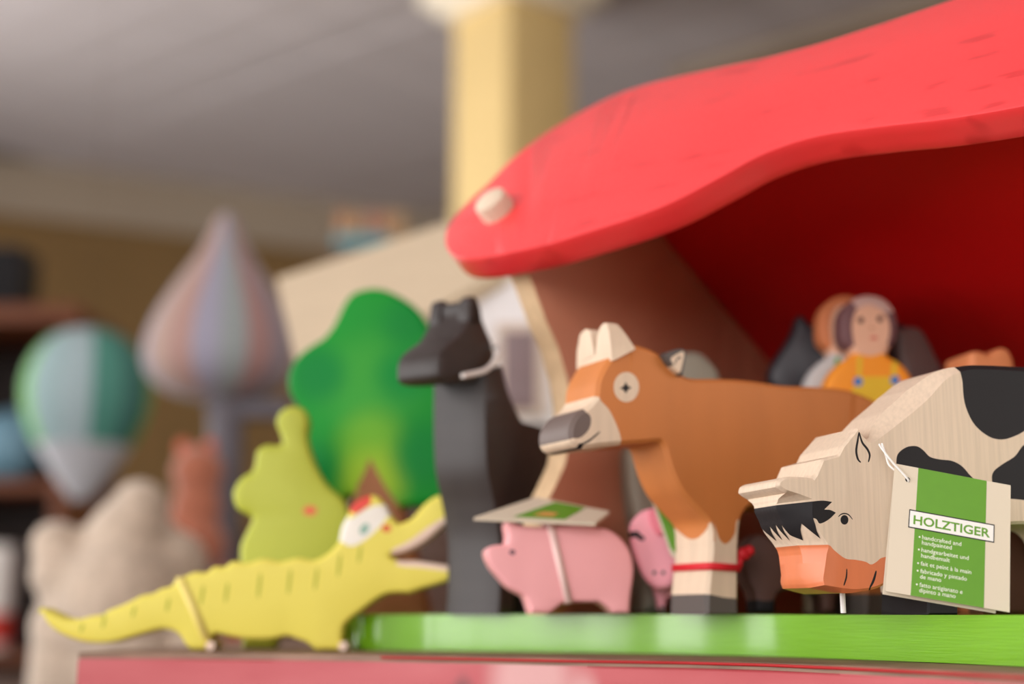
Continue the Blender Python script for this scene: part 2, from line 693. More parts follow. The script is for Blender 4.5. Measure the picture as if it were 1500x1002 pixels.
# pillar with a wide capital
pc = unp(745, 400, 3.4)
pil = structure(empty('pillar', (pc[0], pc[1], 0), math.radians(-40)))
PIL = mat('cream yellow pillar paint', (226, 196, 134), .7, gscale=(3, 3, 3), grain=.05)
box('shaft', (0, 0, 0), (.225, .225, CZ), PIL, pil, bev=.004)
# seen edge on: the near corner of the shaft is at the pillar's origin; the faces run back left and right
pil.rotation_euler = (0, 0, math.radians(40.5))
capm = mat('cream capital paint', (240, 228, 205), .7)
box('capital', (-.07, -.07, CZ - .11), (.295, .295, CZ), capm, pil, bev=.01)
box('collar', (-.035, -.035, CZ - .145), (.26, .26, CZ - .11), capm, pil, bev=.008)

# ceiling beam that shows above the stable's roof
b0, b1 = on_z(980, 128, CZ - .06), on_z(1420, 2, CZ - .06)
bd = b1 - b0
beam = box('trim_3', (0, 0, 0), (float(np.linalg.norm(bd)), .09, .06), mat('brown beam', (150, 132, 112), .8, gscale=(1, 20, 20), grain=.2))
beam.location = b0
beam.rotation_euler = (0, 0, math.atan2(bd[1], bd[0]))
structure(beam)

# ------------------------------------------------------------------ the red table
def floor_pt(x, y, z):
    p = on_z(x, y, z)
    return p[:2]

front = [(115, 955.5), (260, 956), (400, 957.5), (560, 960), (700, 962.5), (860, 965.5), (1000, 967.5), (1120, 970.5), (1230, 975), (1370, 981.5), (1500, 988.5)]
fr = [floor_pt(x, y, TABLE_Z) for x, y in front]
e = fr[-1] - fr[-2]; fr.append(fr[-1] + e / np.linalg.norm(e) * .12)
left_dir = np.array([.16, .98])
back = [fr[-1] + np.array([.45, .25]), fr[-1] + np.array([.45, .62]), fr[0] + left_dir * .30]
poly = fr + back
def prism(name, poly, z0, z1, mats, parent=None, w=.0, seg=2):
    pts = ccw([np.array(q) for q in poly])
    bm = bmesh.new()
    lo = [bm.verts.new((q[0], q[1], z0)) for q in pts]
    hi = [bm.verts.new((q[0], q[1], z1)) for q in pts]
    bm.faces.new(lo[::-1]); top = bm.faces.new(hi)
    for i in range(len(pts)):
        j = (i + 1) % len(pts)
        bm.faces.new((lo[i], lo[j], hi[j], hi[i]))
    if w > 0:
        ed = [e for e in bm.edges if abs(e.verts[0].co.z - e.verts[1].co.z) < 1e-6]
        bmesh.ops.bevel(bm, geom=ed, offset=w, segments=seg, affect='EDGES', profile=.5)
    return bobj(name, bm, mats, parent)

# worn red paint: pink where rubbed, dark knots and pale scuffs of their own
def table_mat():
    m = bpy.data.materials.new('worn red table paint')
    m.use_nodes = True
    nt = m.node_tree
    b = nt.nodes['Principled BSDF']
    b.inputs['Roughness'].default_value = .5
    tc = nt.nodes.new('ShaderNodeTexCoord')
    def noise(scale, lo, hi, detail=4):
        mp = nt.nodes.new('ShaderNodeMapping'); mp.inputs['Scale'].default_value = scale
        nt.links.new(tc.outputs['Object'], mp.inputs['Vector'])
        n = nt.nodes.new('ShaderNodeTexNoise'); n.inputs['Scale'].default_value = 1; n.inputs['Detail'].default_value = detail
        nt.links.new(mp.outputs['Vector'], n.inputs['Vector'])
        r = nt.nodes.new('ShaderNodeMapRange'); r.inputs['From Min'].default_value = lo; r.inputs['From Max'].default_value = hi
        nt.links.new(n.outputs['Fac'], r.inputs['Value'])
        return r.outputs['Result']
    def mixc(f, a, bcol):
        x = nt.nodes.new('ShaderNodeMix'); x.data_type = 'RGBA'
        nt.links.new(f, x.inputs[0])
        if isinstance(a, tuple): x.inputs[6].default_value = a
        else: nt.links.new(a, x.inputs[6])
        x.inputs[7].default_value = bcol
        return x.outputs[2]
    def spot(p, r0, r1, sc=(1, 1, 1)):
        v = nt.nodes.new('ShaderNodeVectorMath'); v.operation = 'SUBTRACT'; v.inputs[1].default_value = p
        nt.links.new(tc.outputs['Object'], v.inputs[0])
        u = nt.nodes.new('ShaderNodeVectorMath'); u.operation = 'MULTIPLY'; u.inputs[1].default_value = sc
        nt.links.new(v.outputs[0], u.inputs[0])
        l = nt.nodes.new('ShaderNodeVectorMath'); l.operation = 'LENGTH'; nt.links.new(u.outputs[0], l.inputs[0])
        r = nt.nodes.new('ShaderNodeMapRange'); r.interpolation_type = 'SMOOTHSTEP'
        r.inputs['From Min'].default_value = r1; r.inputs['From Max'].default_value = r0
        nt.links.new(l.outputs['Value'], r.inputs['Value'])
        return r.outputs['Result']
    c = mixc(noise((14, 14, 60), .35, .7), srgb((176, 70, 76)), srgb((188, 90, 94)))
    pale = srgb((204, 152, 150)); dark = srgb((104, 50, 54))
    for (x, r, col, zz) in ((770, .024, pale, .012), (845, .011, pale, .016), (672, .008, dark, .016), (895, .010, dark, .020), (865, .006, dark, .022)):
        p = on_z(x, 963 + (x - 700) * .02, TABLE_Z)
        c = mixc(spot((p[0], p[1], TABLE_Z - zz), r * .4, r, (1, 1, .6)), c, col)
    nt.links.new(c, b.inputs['Base Color'])
    return m
TABLE_RED = table_mat()
tb = empty('red_table', (0, 0, 0))
tag(tb, 'worn red painted wooden table carrying the toy animals and the stable', 'table')
TOPWOOD = mat('rubbed bare table top', (150, 118, 100), .7, gscale=(40, 40, 400), grain=.35)
prism('tabletop', poly, TABLE_Z - .0024, TABLE_Z, TOPWOOD, tb, w=.0004)
def grow(poly, q):
    c = np.mean(np.array(poly), axis=0)
    return [p + (c - p) / np.linalg.norm(c - p) * q for p in poly]
prism('tabletop_edge', poly, TABLE_Z - .045, TABLE_Z - .0024, TABLE_RED, tb, w=.001)
# thin bright red line of older paint along the top arris
tube('paint_line', [(q[0] - .0003, q[1] - .0005, TABLE_Z - .0008) for k in range(3, len(fr) - 1) for q in (fr[k] * (1 - t) + fr[k + 1] * t for t in (0, .2, .4, .6, .8))], .0005, mat('bright red edge paint', (168, 26, 30), .5), tb)
for q in (fr[0] + np.array([.06, .05]), fr[-1] + np.array([0, .12]), back[1] + np.array([-.06, -.06]), back[2] + np.array([.06, -.04])):
    box('leg', (q[0] - .025, q[1] - .025, 0), (q[0] + .025, q[1] + .025, TABLE_Z - .045), TABLE_RED, tb, bev=.003)

# ------------------------------------------------------------------ the toy stable
UAX = np.array([math.cos(math.radians(40)), -math.sin(math.radians(40)), 0])
VAX = np.array([math.sin(math.radians(40)), math.cos(math.radians(40)), 0])
ZAX = np.array([0, 0, 1.0])
st = empty('toy_stable', (0, 0, TABLE_Z))
tag(st, 'open wooden toy stable with a wavy red roof on a glossy green base', 'toy stable')
fe = [(512, 951), (520, 952.3), (545, 953), (620, 953.6), (700, 954.6), (800, 955.8), (900, 957.2), (1000, 959), (1120, 962), (1230, 966), (1370, 971.5), (1500, 977.5)]
bf = [floor_pt(x, y, TABLE_Z) for x, y in fe]
d0 = bf[0]
bf = [d0 + np.array([.004, .016]), d0 + np.array([-.0005, .006])] + bf[1:]
ee = bf[-1] - bf[-2]; ee /= np.linalg.norm(ee)
bf += [bf[-1] + ee * .03, bf[-1] + ee * .06 + np.array([.02, .0]), bf[-1] + np.array([.17, .06]), bf[-1] + np.array([.25, .18]), d0 + np.array([.19, .235]), d0 + np.array([.12, .22])]
bfl = [tuple(q) for q in bf]
sm = smooth([q if 2 < i < len(bfl) - 3 else q for i, q in enumerate(bfl)], 5)
prism('base_board', sm, TABLE_Z + .0002, DECK_Z, GREEN, st, w=.0022, seg=3).matrix_basis = parent_inv(st)

SLOPE = math.radians(55)
SAX = VAX * math.cos(SLOPE) + ZAX * math.sin(SLOPE)
RN = np.cross(UAX, SAX)
PEG = unp(730, 310, .575)
roof_px = [(651, 350), (653, 362), (662, 373), (676, 378), (705, 377), (750, 369), (810, 355), (870, 336.5), (930, 317), (990, 293), (1060, 256), (1120, 224), (1197, 199),
           (1299, 184), (1389, 174), (1500, 155), (1640, 125, 1), (1680, -90, 1), (1500, -37), (1380, 3), (1290, 33), (1200, 62), (1120, 83), (1060, 96), (1000, 109), (950, 121),
           (900, 138), (850, 163), (800, 193), (750, 231), (714, 268), (690, 290), (664, 318), (654, 334)]
rl = []
for q in smooth(roof_px, 5):
    X = hit(q[0], q[1], PEG, RN) - PEG
    rl.append(np.array([X @ UAX, X @ SAX]))
ROOF_T = .0125
def roof_mat():
    m = bpy.data.materials.new('red roof stain')
    m.use_nodes = True
    nt = m.node_tree
    b = nt.nodes['Principled BSDF']
    b.inputs['Roughness'].default_value = .42
    b.inputs['Specular IOR Level'].default_value = .6
    b.inputs['Coat Weight'].default_value = 1.0
    b.inputs['Coat Roughness'].default_value = .38
    tc = nt.nodes.new('ShaderNodeTexCoord')
    def layer(scale, rot, lo, hi):
        mp = nt.nodes.new('ShaderNodeMapping'); mp.inputs['Scale'].default_value = scale; mp.inputs['Rotation'].default_value = rot
        nt.links.new(tc.outputs['Object'], mp.inputs['Vector'])
        n = nt.nodes.new('ShaderNodeTexNoise'); n.inputs['Scale'].default_value = 1; n.inputs['Detail'].default_value = 2
        nt.links.new(mp.outputs['Vector'], n.inputs['Vector'])
        r = nt.nodes.new('ShaderNodeMapRange'); r.interpolation_type = 'SMOOTHSTEP'
        r.inputs['From Min'].default_value = lo; r.inputs['From Max'].default_value = hi
        nt.links.new(n.outputs['Fac'], r.inputs['Value'])
        return r.outputs['Result']
    x = nt.nodes.new('ShaderNodeMix'); x.data_type = 'RGBA'
    x.inputs[6].default_value = srgb((230, 40, 46)); x.inputs[7].default_value = srgb((206, 18, 28))
    nt.links.new(layer((35, 35, 160), (0, -.6, 0), .60, .68), x.inputs[0])
    nt.links.new(x.outputs[2], b.inputs['Base Color'])
    return m
RED_ROOF = roof_mat()
slab('front_roof_board', PEG, UAX, SAX, RN, rl, ROOF_T, RED_ROOF, st, w=.0012)
# peg through the roof board
def peg(P, name='peg'):
    r, h = .0074, .0080
    prof = [(r, -.016), (r, h * .7), (r * .93, h * .9), (r * .75, h), (.0001, h * 1.03)]
    o = lathe(name, prof, RAW, st, 24)
    ex, ey = UAX, np.cross(RN, UAX)
    M = Matrix(((ex[0], ey[0], RN[0], P[0]), (ex[1], ey[1], RN[1], P[1]), (ex[2], ey[2], RN[2], P[2]), (0, 0, 0, 1)))
    o.matrix_basis = parent_inv(st) @ M
peg(PEG)
peg(PEG + UAX * .235 + SAX * .01)

# side wall: upright, running back from the peg; its inner face is turned to the right
WIN = PEG + UAX * .016                          # a point of the inner face
wall_px_pts = [(768, 372), (782, 420), (800, 470), (818, 510), (831, 555), (837, 600), (836, 640), (828, 680), (812, 715), (797, 745), (790, 790), (792, 840), (800, 897.5)]
WALLW = mat('brown stained plywood', (200, 132, 102), .6, gscale=(5, 30, 500), rgb2=(176, 108, 82), contrast=(.35, .65))
def wl(x, y):
    X = hit(x, y, WIN, UAX) - WIN
    return np.array([X @ VAX, X[2] + WIN[2] - DECK_Z])
fl = [wl(*q) for q in wall_px_pts]
a_, b_ = wl(967, 342), wl(1140, 545)
sl = (b_[1] - a_[1]) / (b_[0] - a_[0])
backV = b_[0] + .045
def back_z(v): return a_[1] + sl * (v - a_[0])
# top of the wall follows the underside of the front board up to the ridge
front_top = lambda v: (PEG[2] - DECK_Z) + (v - (PEG - WIN) @ VAX) * math.tan(SLOPE) - ROOF_T / math.cos(SLOPE)
vr = (back_z(0) - front_top(0)) / (math.tan(SLOPE) - sl)
zr = back_z(vr)
v_f = fl[0][0]
outl = [(v_f, min(fl[0][1], front_top(v_f))), ] + [tuple(q) for q in fl[1:-1]] + [(fl[-1][0], 0.0), (backV, 0.0), (backV, back_z(backV)), (vr, zr)]
WALL_T = .010
def wall_board(name, off, outl):
    base = WIN + UAX * off; base = np.array([base[0], base[1], DECK_Z])
    return slab(name, base, VAX, ZAX, UAX, [np.array(q) for q in outl], WALL_T, WALLW, st, w=.0006)
def densify(o):
    # light raw wood shows on the sawn front edge
    o.data.materials.append(RAW_DULL)
    for p in o.data.polygons:
        if abs(p.normal.y) < .7 and p.normal.x < -.15: p.material_index = 1
densify(wall_board('side_wall', 0, outl))
# unseen end: wall cut back so light enters; an added post carries the front
densify(wall_board('half_wall', .235, [(.12, 0.0), (backV, 0.0), (backV, back_z(backV)), (.12, back_z(.12))]))
pb_ = WIN + UAX * .232 + VAX * .004
ph_ = box('post', (-.005, -.005, DECK_Z), (.005, .005, DECK_Z + .150), RAW_DULL, st, bev=.0008)
ph_.matrix_basis = parent_inv(st) @ Matrix.Translation((pb_[0], pb_[1], 0)) @ Matrix.Rotation(math.radians(-40), 4, 'Z')
# back roof board: underside through the wall's sloping top, from the ridge down
SB = VAX * math.cos(math.atan(sl)) + ZAX * math.sin(math.atan(sl))
NB = np.cross(SB, UAX)
if NB[2] > 0: NB = -NB                           # faces down and to the front
Lb = (backV + .012 - vr) / math.cos(math.atan(sl))
RP = WIN + VAX * vr; RP = np.array([RP[0], RP[1], DECK_Z + zr + .0004])
RED_IN = mat('red roof stain inside', (226, 14, 18), .55, gscale=(8, 60, 60), rgb2=(206, 6, 12), contrast=(.35, .65))
slab('back_roof_board', RP, UAX, SB, NB, [np.array(q) for q in ((-.014, 0.004), (.26, 0.004), (.26, Lb), (-.014, Lb))], .010, RED_IN, st, w=.001)
# low back wall under the eaves
bwz = back_z(backV) - .004
base = WIN + VAX * (backV - .009); base = np.array([base[0], base[1], DECK_Z])
slab('back_wall', base, UAX, ZAX, -VAX, [np.array(q) for q in ((.0005, 0), (.2245, 0), (.2245, bwz), (.0005, bwz))], .008, WALLW, st, w=.0006)

# ------------------------------------------------------------------ grazing cow (in focus)
cp_ = Plane(1300, 700, .458, 17, DECK_Z)
cow = cp_.root('toy_cow')
tag(cow, 'grazing raw wood toy cow with black spots, fringe and an orange muzzle', 'toy cow')
def _r(w_, d_=None): return (w_ * .001, (w_ if d_ is None else d_) * .001)
HD = 6.5
cow_ctl = [((1257.5, 630, 1), _r(.8)), ((1236.5, 656, 1), _r(.8)), ((1230, 669, 1), _r(.8)), ((1207, 675.5, 1), _r(.8)), ((1198, 697, 1), _r(.8)), ((1193, 704, 1), _r(.8)),
           ((1176, 702.5), _r(.8)), ((1153, 702), _r(.8)), ((1144, 706.5), _r(1.0)), ((1143, 711), _r(1.2)), ((1154, 718), _r(1.0)), ((1172, 724), ((1140, 731), 5e-3)), ((1190, 731, 1), ((1137, 738), HD * 1e-3)),
           ((1190.5, 743), ((1138, 746), HD * 1e-3)), ((1191, 757), ((1145, 760), HD * 1e-3)), ((1198, 775), ((1152, 776), HD * 1e-3)), ((1213, 798), ((1169, 799), HD * 1e-3)), ((1211, 812), ((1174.5, 812), HD * 1e-3)),
           ((1208.5, 830), ((1177, 833), HD * 1e-3)), ((1206, 848), ((1180, 853), HD * 1e-3)), ((1208, 857, 1), ((1187, 861), 5e-3)), ((1240, 862.0), _r(1.5)), ((1262, 862.5), _r(.8)), ((1290, 856), _r(.8)), ((1316, 836), _r(.8)), ((1330, 820), _r(.8)),
           ((1352, 836), _r(.8)), ((1362, 866), _r(.8)), ((1362, 898, 1), _r(.8)), ((1402, 898, 1), _r(.8)), ((1402, 870), _r(.8)), ((1407, 810), _r(.8)), ((1425, 778), _r(1)), ((1460, 767), _r(1)), ((1500, 763), _r(1)), ((1560, 768), _r(1)),
           ((1585, 800), _r(.8)), ((1592, 850), _r(.8)), ((1592, 898, 1), _r(.8)), ((1650, 898, 1), _r(.8)), ((1655, 850), _r(1)), ((1668, 780), _r(2)), ((1680, 690), _r(3)), ((1676, 610), _r(3)), ((1650, 566), _r(3)), ((1600, 548), _r(2)),
           ((1500, 544), _r(1.8)), ((1440, 541), _r(1.6)), ((1411, 543.5), _r(1.8)), ((1386, 556), _r(3.5)), ((1356, 588), _r(5.5)), ((1315, 622), _r(5)), ((1290, 641), _r(3.2)), ((1278, 648), _r(1.8)), ((1268, 645), _r(.8))]
cow_out = [c for c, _ in cow_ctl]
ORANGE = mat('orange muzzle paint', (220, 122, 76), .45, gscale=(200, 200, 40), grain=.08, coat=.5, crough=.35)
spotA = [(1410, 533), (1410, 560), (1413, 590), (1424, 617), (1440, 634), (1458, 643), (1478, 642), (1505, 628), (1525, 600), (1530, 560), (1525, 520), (1460, 520)]
spotB = [(1313, 676), (1316, 664), (1328, 655), (1342, 653.5), (1352, 659), (1362, 669), (1377, 673), (1394, 675), (1408, 682), (1419, 694), (1426, 706), (1400, 725), (1340, 712), (1316, 695)]
spotC = [(1453, 702), (1456, 690), (1470, 679), (1487, 668), (1502, 650), (1530, 645), (1556, 670), (1560, 715), (1535, 735), (1495, 732), (1460, 726)]
muz = [(1150, 795, 1), (1213, 798), (1222, 806), (1238, 818), (1253, 820), (1268, 823), (1276, 827), (1284, 823), (1292, 817), (1320, 812, 1), (1330, 900, 1), (1150, 900, 1)]
tuft = [(1180, 737, 1), (1191, 734.5), (1206, 733.3), (1219, 735.3, 1), (1213, 741), (1207.5, 746.5, 1), (1216, 747), (1224.5, 751, 1), (1214, 761), (1201, 767), (1195, 760), (1180, 757, 1)]
cow_reg = [(None, spotA, BLACK, None), (None, spotB, BLACK, None), (None, spotC, BLACK, None), (None, muz, ORANGE, None),
           ('eye', ellipse(1237, 761.5, 5.8, 7), BLACK, 'black painted eye'),
           ('eyelash', stroke([(1228, 757), (1232, 753.5), (1237, 752.3), (1243, 754), (1249, 761)], 1.9), BLACK, None),
           ('ear_mark', stroke([(1258.3, 633), (1256.5, 645), (1254.3, 660), (1256.5, 672), (1261, 677.5)], 3.2), BLACK, None),
           ('ear_mark', stroke([(1258.5, 633), (1263, 648), (1270.5, 658), (1274, 667), (1272, 677)], 3.2), BLACK, None),
           ('nostril', stroke([(1240.5, 833), (1240, 844), (1238, 852), (1236, 858)], 2.4), BLACK, None),
           ('mouth_line', stroke([(1283.5, 836), (1281, 846), (1278, 854), (1274, 861)], 3.6), BLACK, None),
           ('hoof', [(1330, 864, 1), (1410, 868, 1), (1410, 905, 1), (1330, 905, 1)], BLACK, 'black front hoof'),
           ('hoof', [(1585, 874, 1), (1660, 874, 1), (1660, 905, 1), (1585, 905, 1)], BLACK, 'black hind hoof'),
           ('forelock', tuft, BLACK, 'black painted fringe on the forehead')]
COW_T = .0285
cc = cutout(cow, 'body', cp_, cow_out, COW_T, RAW, cow_reg, mode='out', sp=.0006, seg=1, nd=4, rings=[r for _, r in cow_ctl])
# fringe and its jagged ends over the front of the head
def idx_at(cut, pl, x, y):
    q = pl.uv(x, y)
    return int(np.argmin([(p[0] - q[0]) ** 2 + (p[1] - q[1]) ** 2 for p in cut['loc']]))
ia, ib = idx_at(cc, cp_, 1190, 737), idx_at(cc, cp_, 1192, 758)
ic = idx_at(cc, cp_, 1206, 789)
step = 1 if (ib - ia) % len(cc['loc']) < len(cc['loc']) / 2 else -1
nb, ncz = ((ib - ia) * step) % len(cc['loc']), ((ic - ia) * step) % len(cc['loc'])
# jags along the thickness: (row of the sawn edge, length)
JAG = [(0, .35), (.12, 1.0), (.42, .30), (.72, 1.05), (1.0, .85), (1.3, .30), (1.75, 1.05), (2.3, .25), (2.9, 1.0), (3.4, .3), (4.0, 1.0), (5.0, .4)]
def zig(c):
    f = float(np.interp(c, [q[0] for q in JAG], [q[1] for q in JAG]))
    return ia + step * (nb + (ncz - nb) * f)
rimstrip(cow, 'forelock', cc, ia, zig, BLACK)['label'] = 'jagged black fringe over the front of the head'
# the tail string that hangs under the muzzle
hz = unp(1263, 870, .462)
tube('string', [cow.matrix_world.inverted() @ Vector(q) if False else tuple(np.array(q)) for q in
     [(cp_.uv(1262, 862)[0], .012, cp_.uv(1262, 862)[1] + .003), (cp_.uv(1263, 880)[0], .012, cp_.uv(1263, 880)[1]), (cp_.uv(1264, 898)[0], .012, .0006)]], .0009, STRING, cow)

# ------------------------------------------------------------------ card tag on the cow's neck
TL, TR, BR, BL = unp(1311, 679, .4465), unp(1480.5, 711, .4405), unp(1479, 897, .4375), unp(1297, 866, .4435)
ex, ey = TR - TL, BL - TL
tn = np.cross(ex, ey); tn /= np.linalg.norm(tn)
if tn[1] > 0: tn = -tn
def TM(u, v, h=0.0):
    return TL * (1 - u) * (1 - v) + TR * u * (1 - v) + BR * u * v + BL * (1 - u) * v + tn * h
tg = empty('card_tag', TM(0, 0))
tag(tg, 'folded cream and green card tag hung by a string from the spotted cow', 'card tag')
tinv = parent_inv(tg)
def tplate(name, poly, h0, h1, m, sub=1):
    pts = ccw([np.array(q) for q in poly])
    # (u right, v down) turns the winding over; recalc_face_normals puts it right
    bm = bmesh.new()
    a = [bm.verts.new(tuple(TM(q[0], q[1], h0))) for q in pts]
    b = [bm.verts.new(tuple(TM(q[0], q[1], h1))) for q in pts]
    bm.faces.new(a); bm.faces.new(b[::-1])
    for i in range(len(pts)):
        j = (i + 1) % len(pts)
        bm.faces.new((a[i], b[i], b[j], a[j]))
    o = bobj(name, bm, m, tg)
    o.matrix_basis = tinv
    return o
def rect(u0, v0, u1, v1): return [(u0, v0), (u1, v0), (u1, v1), (u0, v1)]
TAG_GREEN = mat('green print', (94, 150, 28), .5, gscale=(300, 300, 300), grain=.03)
tplate('front_page', rect(0, 0, 1, 1), -.0005, 0, WHITE_PAPER)
# the second leaf of the fold stands off at the bottom
bp_ = [TM(0, 0, -.0006), TM(1, 0, -.0006), TM(1, 1, -.0006) + np.array([-.003, .0035, -.00025]), TM(0, 1, -.0006) + np.array([.0, .0035, -.0008])]
quadbox('back_page', bp_, tn, .0004, WHITE_PAPER, tg)
tplate('green_panel', rect(.205, .0005, .795, .9995), 0, .00006, TAG_GREEN)
tplate('name_frame', rect(.150, .338, .868, .482), .00006, .00012, BLACK)
tplate('name_plate', rect(.158, .347, .860, .473), .00012, .00018, mat('white print', (236, 232, 226), .5))
tplate('hole', ellipse(.118, .108, .020, .019, 16), .00002, .0001, mat('punched hole', (18, 16, 16), .8))
def text(s, u0, u1, vb, cap, m, h, bold=.0):
    cu = bpy.data.curves.new('lettering', 'FONT')
    cu.body = s
    cu.size = 1.0
    cu.offset = bold
    cu.resolution_u = 3
    to = bpy.data.objects.new('lettering', cu)
    C.objects.link(to)
    bpy.context.view_layer.update()
    me = bpy.data.meshes.new_from_object(to.evaluated_get(bpy.context.evaluated_depsgraph_get()))
    bpy.data.objects.remove(to)
    co = np.array([v.co[:] for v in me.vertices])
    x0, x1 = co[:, 0].min(), co[:, 0].max()
    for v in me.vertices:
        u = u0 + (v.co.x - x0) / (x1 - x0) * (u1 - u0)
        vv = vb - v.co.y / .72 * cap
        v.co = TM(u, vv, h)
    me.materials.clear(); me.materials.append(m)
    me.update()
    o = bpy.data.objects.new('lettering', me)
    C.objects.link(o)
    o.parent = tg
    o.matrix_basis = tinv
    return o
text('HOLZTIGER', .190, .832, .447, .070, mat('dark green print', (96, 150, 30), .5), .00022, .022)
WP = mat('pale print', (232, 232, 216), .5)
for s, wd_, vb, bul in (('handcrafted and', .326, .553, 1), ('handpainted', .248, .594, 0), ('handgearbeitet und', .39, .651, 1), ('handbemalt', .236, .695, 0),
                        ('fait et peint \u00e0 la main', .414, .757, 1), ('fabricado y pintado', .38, .815, 1), ('de mano', .174, .858, 0), ('fatto artigianato e', .349, .921, 1), ('dipinto a mano', .295, .963, 0)):
    text(s, .272, .272 + wd_, vb, .033, WP, .0001, .004)
    if bul: tplate('bullet', ellipse(.250, vb - .013, .0075, .0072, 10), .00006, .0001, WP)
# string: from the neck through the hole and back
hp = TM(.118, .108, .0006)
nk1, nk2 = unp(1288, 651, .452), unp(1292, 650, .4545)
so = tube('string', [nk1, unp(1294, 660, .4475), unp(1308, 678, .446), hp, TM(.118, .13, -.0012)], .00034, STRING, tg)
so.matrix_basis = tinv
so = tube('string', [nk2, unp(1298, 668, .450), unp(1303, 682, .4485), TM(.06, .07, -.0016), TM(.118, .12, -.0014)], .00034, STRING, tg)
so.matrix_basis = tinv

# ------------------------------------------------------------------ brown calf
kp = Plane(1050, 800, .525, 26, DECK_Z)
calf = kp.root('toy_calf')
tag(calf, 'brown wooden toy calf with pale horns, white sock and a red ribbon', 'toy calf')
CALF = mat('orange brown stain', (198, 120, 60), .6, gscale=(60, 60, 10), grain=.10, bump=.03)
CALF_W = mat('cream paint', (220, 196, 170), .6, gscale=(400, 400, 20), grain=.08)
calf_out = [(927, 511), (905, 518, 1), (890, 540), (881, 560), (878, 582), (868, 597), (850, 610), (841, 625), (840, 640), (845, 648), (857, 651.5), (880, 648), (910, 645.5), (945, 643), (968, 642), (977, 651),
            (982, 668), (989, 690), (1001, 715), (1020, 738), (1042, 764), (1046, 796), (1044, 827), (1040, 868), (1039, 898, 1), (1079, 898, 1), (1078, 873), (1079, 801), (1081.5, 765), (1089, 746), (1104, 735),
            (1150, 738), (1210, 748), (1255, 765), (1270, 800), (1272, 850), (1272, 898, 1), (1325, 898, 1), (1327, 850), (1335, 790), (1340, 700), (1325, 640), (1300, 604), (1275, 588), (1242, 576), (1200, 571.5),
            (1150, 570), (1100, 563), (1050, 560), (1020, 560), (1003, 556), (985, 543), (966, 524), (945, 514)]
muzzle = [(879, 570, 1), (879, 585), (892, 600), (902, 620), (908, 636), (911, 650, 1), (880, 670, 1), (830, 670, 1), (830, 600, 1), (866, 590, 1)]
sock = [(1030, 795, 1), (1047.6, 793, 1), (1045.8, 766, 1), (1049, 776), (1054, 790), (1062, 797), (1070, 792), (1077, 780), (1080, 762), (1095, 765, 1), (1095, 905, 1), (1030, 905, 1)]
hoofp = [(1030, 870.5, 1), (1041, 871), (1060, 875), (1079, 877), (1095, 880, 1), (1095, 910, 1), (1030, 910, 1)]
NOSE = mat('dark brown nose paint', (104, 88, 82), .55)
calf_reg = [(None, muzzle, CALF_W, None), (None, sock, CALF_W, None),
            ('hoof', hoofp, GREY_HOOF, 'dark grey front hoof'),
            ('hoof', [(1268, 870, 1), (1332, 870, 1), (1332, 910, 1), (1268, 910, 1)], GREY_HOOF, 'dark grey hind hoof'),
            ('eye_ring', ellipse(917.5, 567, 18.5, 22), CALF_W, 'cream ring around the eye'),
            ('eye', [(917, 560), (919.5, 565), (925, 568), (920, 571), (917, 576), (913, 571), (908, 569), (913, 566)], BLACK, 'black star shaped pupil'),
            ('mouth_line', stroke([(841, 649.5), (852, 650.5), (862, 646), (870, 640), (879, 632)], 3.0), BLACK, None),
            ('nose', [(838, 610, 1), (850, 603), (862, 606), (866, 616), (862, 630), (850, 641), (838, 642, 1)], NOSE, 'dark painted nose')]
CALF_T = .025
ck = cutout(calf, 'body', kp, calf_out, CALF_T, CALF, calf_reg, w=.0014, mode='out', sp=.0008, seg=1, nd=4)
# horns: a block notched in front, so that one horn stands on each side of the head
def uvx(pl, x, y): return pl.uv(x, y)
hb0, hb1 = kp.uv(898, 530), kp.uv(929, 512)
ht0, ht1 = kp.uv(892, 470), kp.uv(907, 470)
zt = ht0[1]
TK = CALF_T
# outline across the thickness: depth and height below the tips
hp_ = [(-.0010, None, 1), (.0002, .0042), (.0020, .0006), (.0052, .0001), (.0080, .0022), (.0100, .0072), (.0110, .0110), (.0117, .0110), (.0126, .0066), (.0142, .0014), (.0170, .0001), (.0205, .0005), (TK - .0008, .0042), (TK + .001, None, 1)]
front_, back_ = [], []
for sk, (hb, ht, out_) in enumerate(((hb0, ht0, front_), (hb1, ht1, back_))):
    pts_ = [(q[0], (hb[1] if q[1] is None else zt - q[1])) + tuple(q[2:]) for q in hp_]
    for q in smooth(pts_, 4):
        t = (q[1] - hb[1]) / (zt - hb[1])
        out_.append(((hb[0] - (.0009 if sk == 0 else 0)) * (1 - t) + ht[0] * t, q[0], q[1]))
n = len(front_)
bm = bmesh.new()
bv = [bm.verts.new(v) for v in front_ + back_]
for k in range(n): bm.faces.new([bv[k], bv[(k + 1) % n], bv[n + (k + 1) % n], bv[n + k]])
fa = bm.faces.new(bv[:n][::-1]); fb = bm.faces.new(bv[n:])
bmesh.ops.bevel(bm, geom=list(fa.edges), offset=.0007, segments=2, affect='EDGES', profile=.5)
bobj('horns', bm, CALF_W, calf)['label'] = 'pair of pale raw wood horns'
# ear
ear_px = [(967, 522, 1), (976, 516), (990, 512.5), (998, 517), (997, 533), (993, 552, 1), (983, 544), (972, 532)]
er = [(None, [(975, 528), (984, 521), (993, 517), (994.5, 524), (992, 536), (989, 546), (982, 539)], CALF_W, None),
      ('ear_line', stroke([(981, 537), (983, 530), (988, 525), (989, 529)], 2.2), GREY_HOOF, None)]
cutout(calf, 'ear', kp, ear_px, .007, GREY_HOOF, er, w=.0008, sp=.0008, y0=-.0035, snap=False)
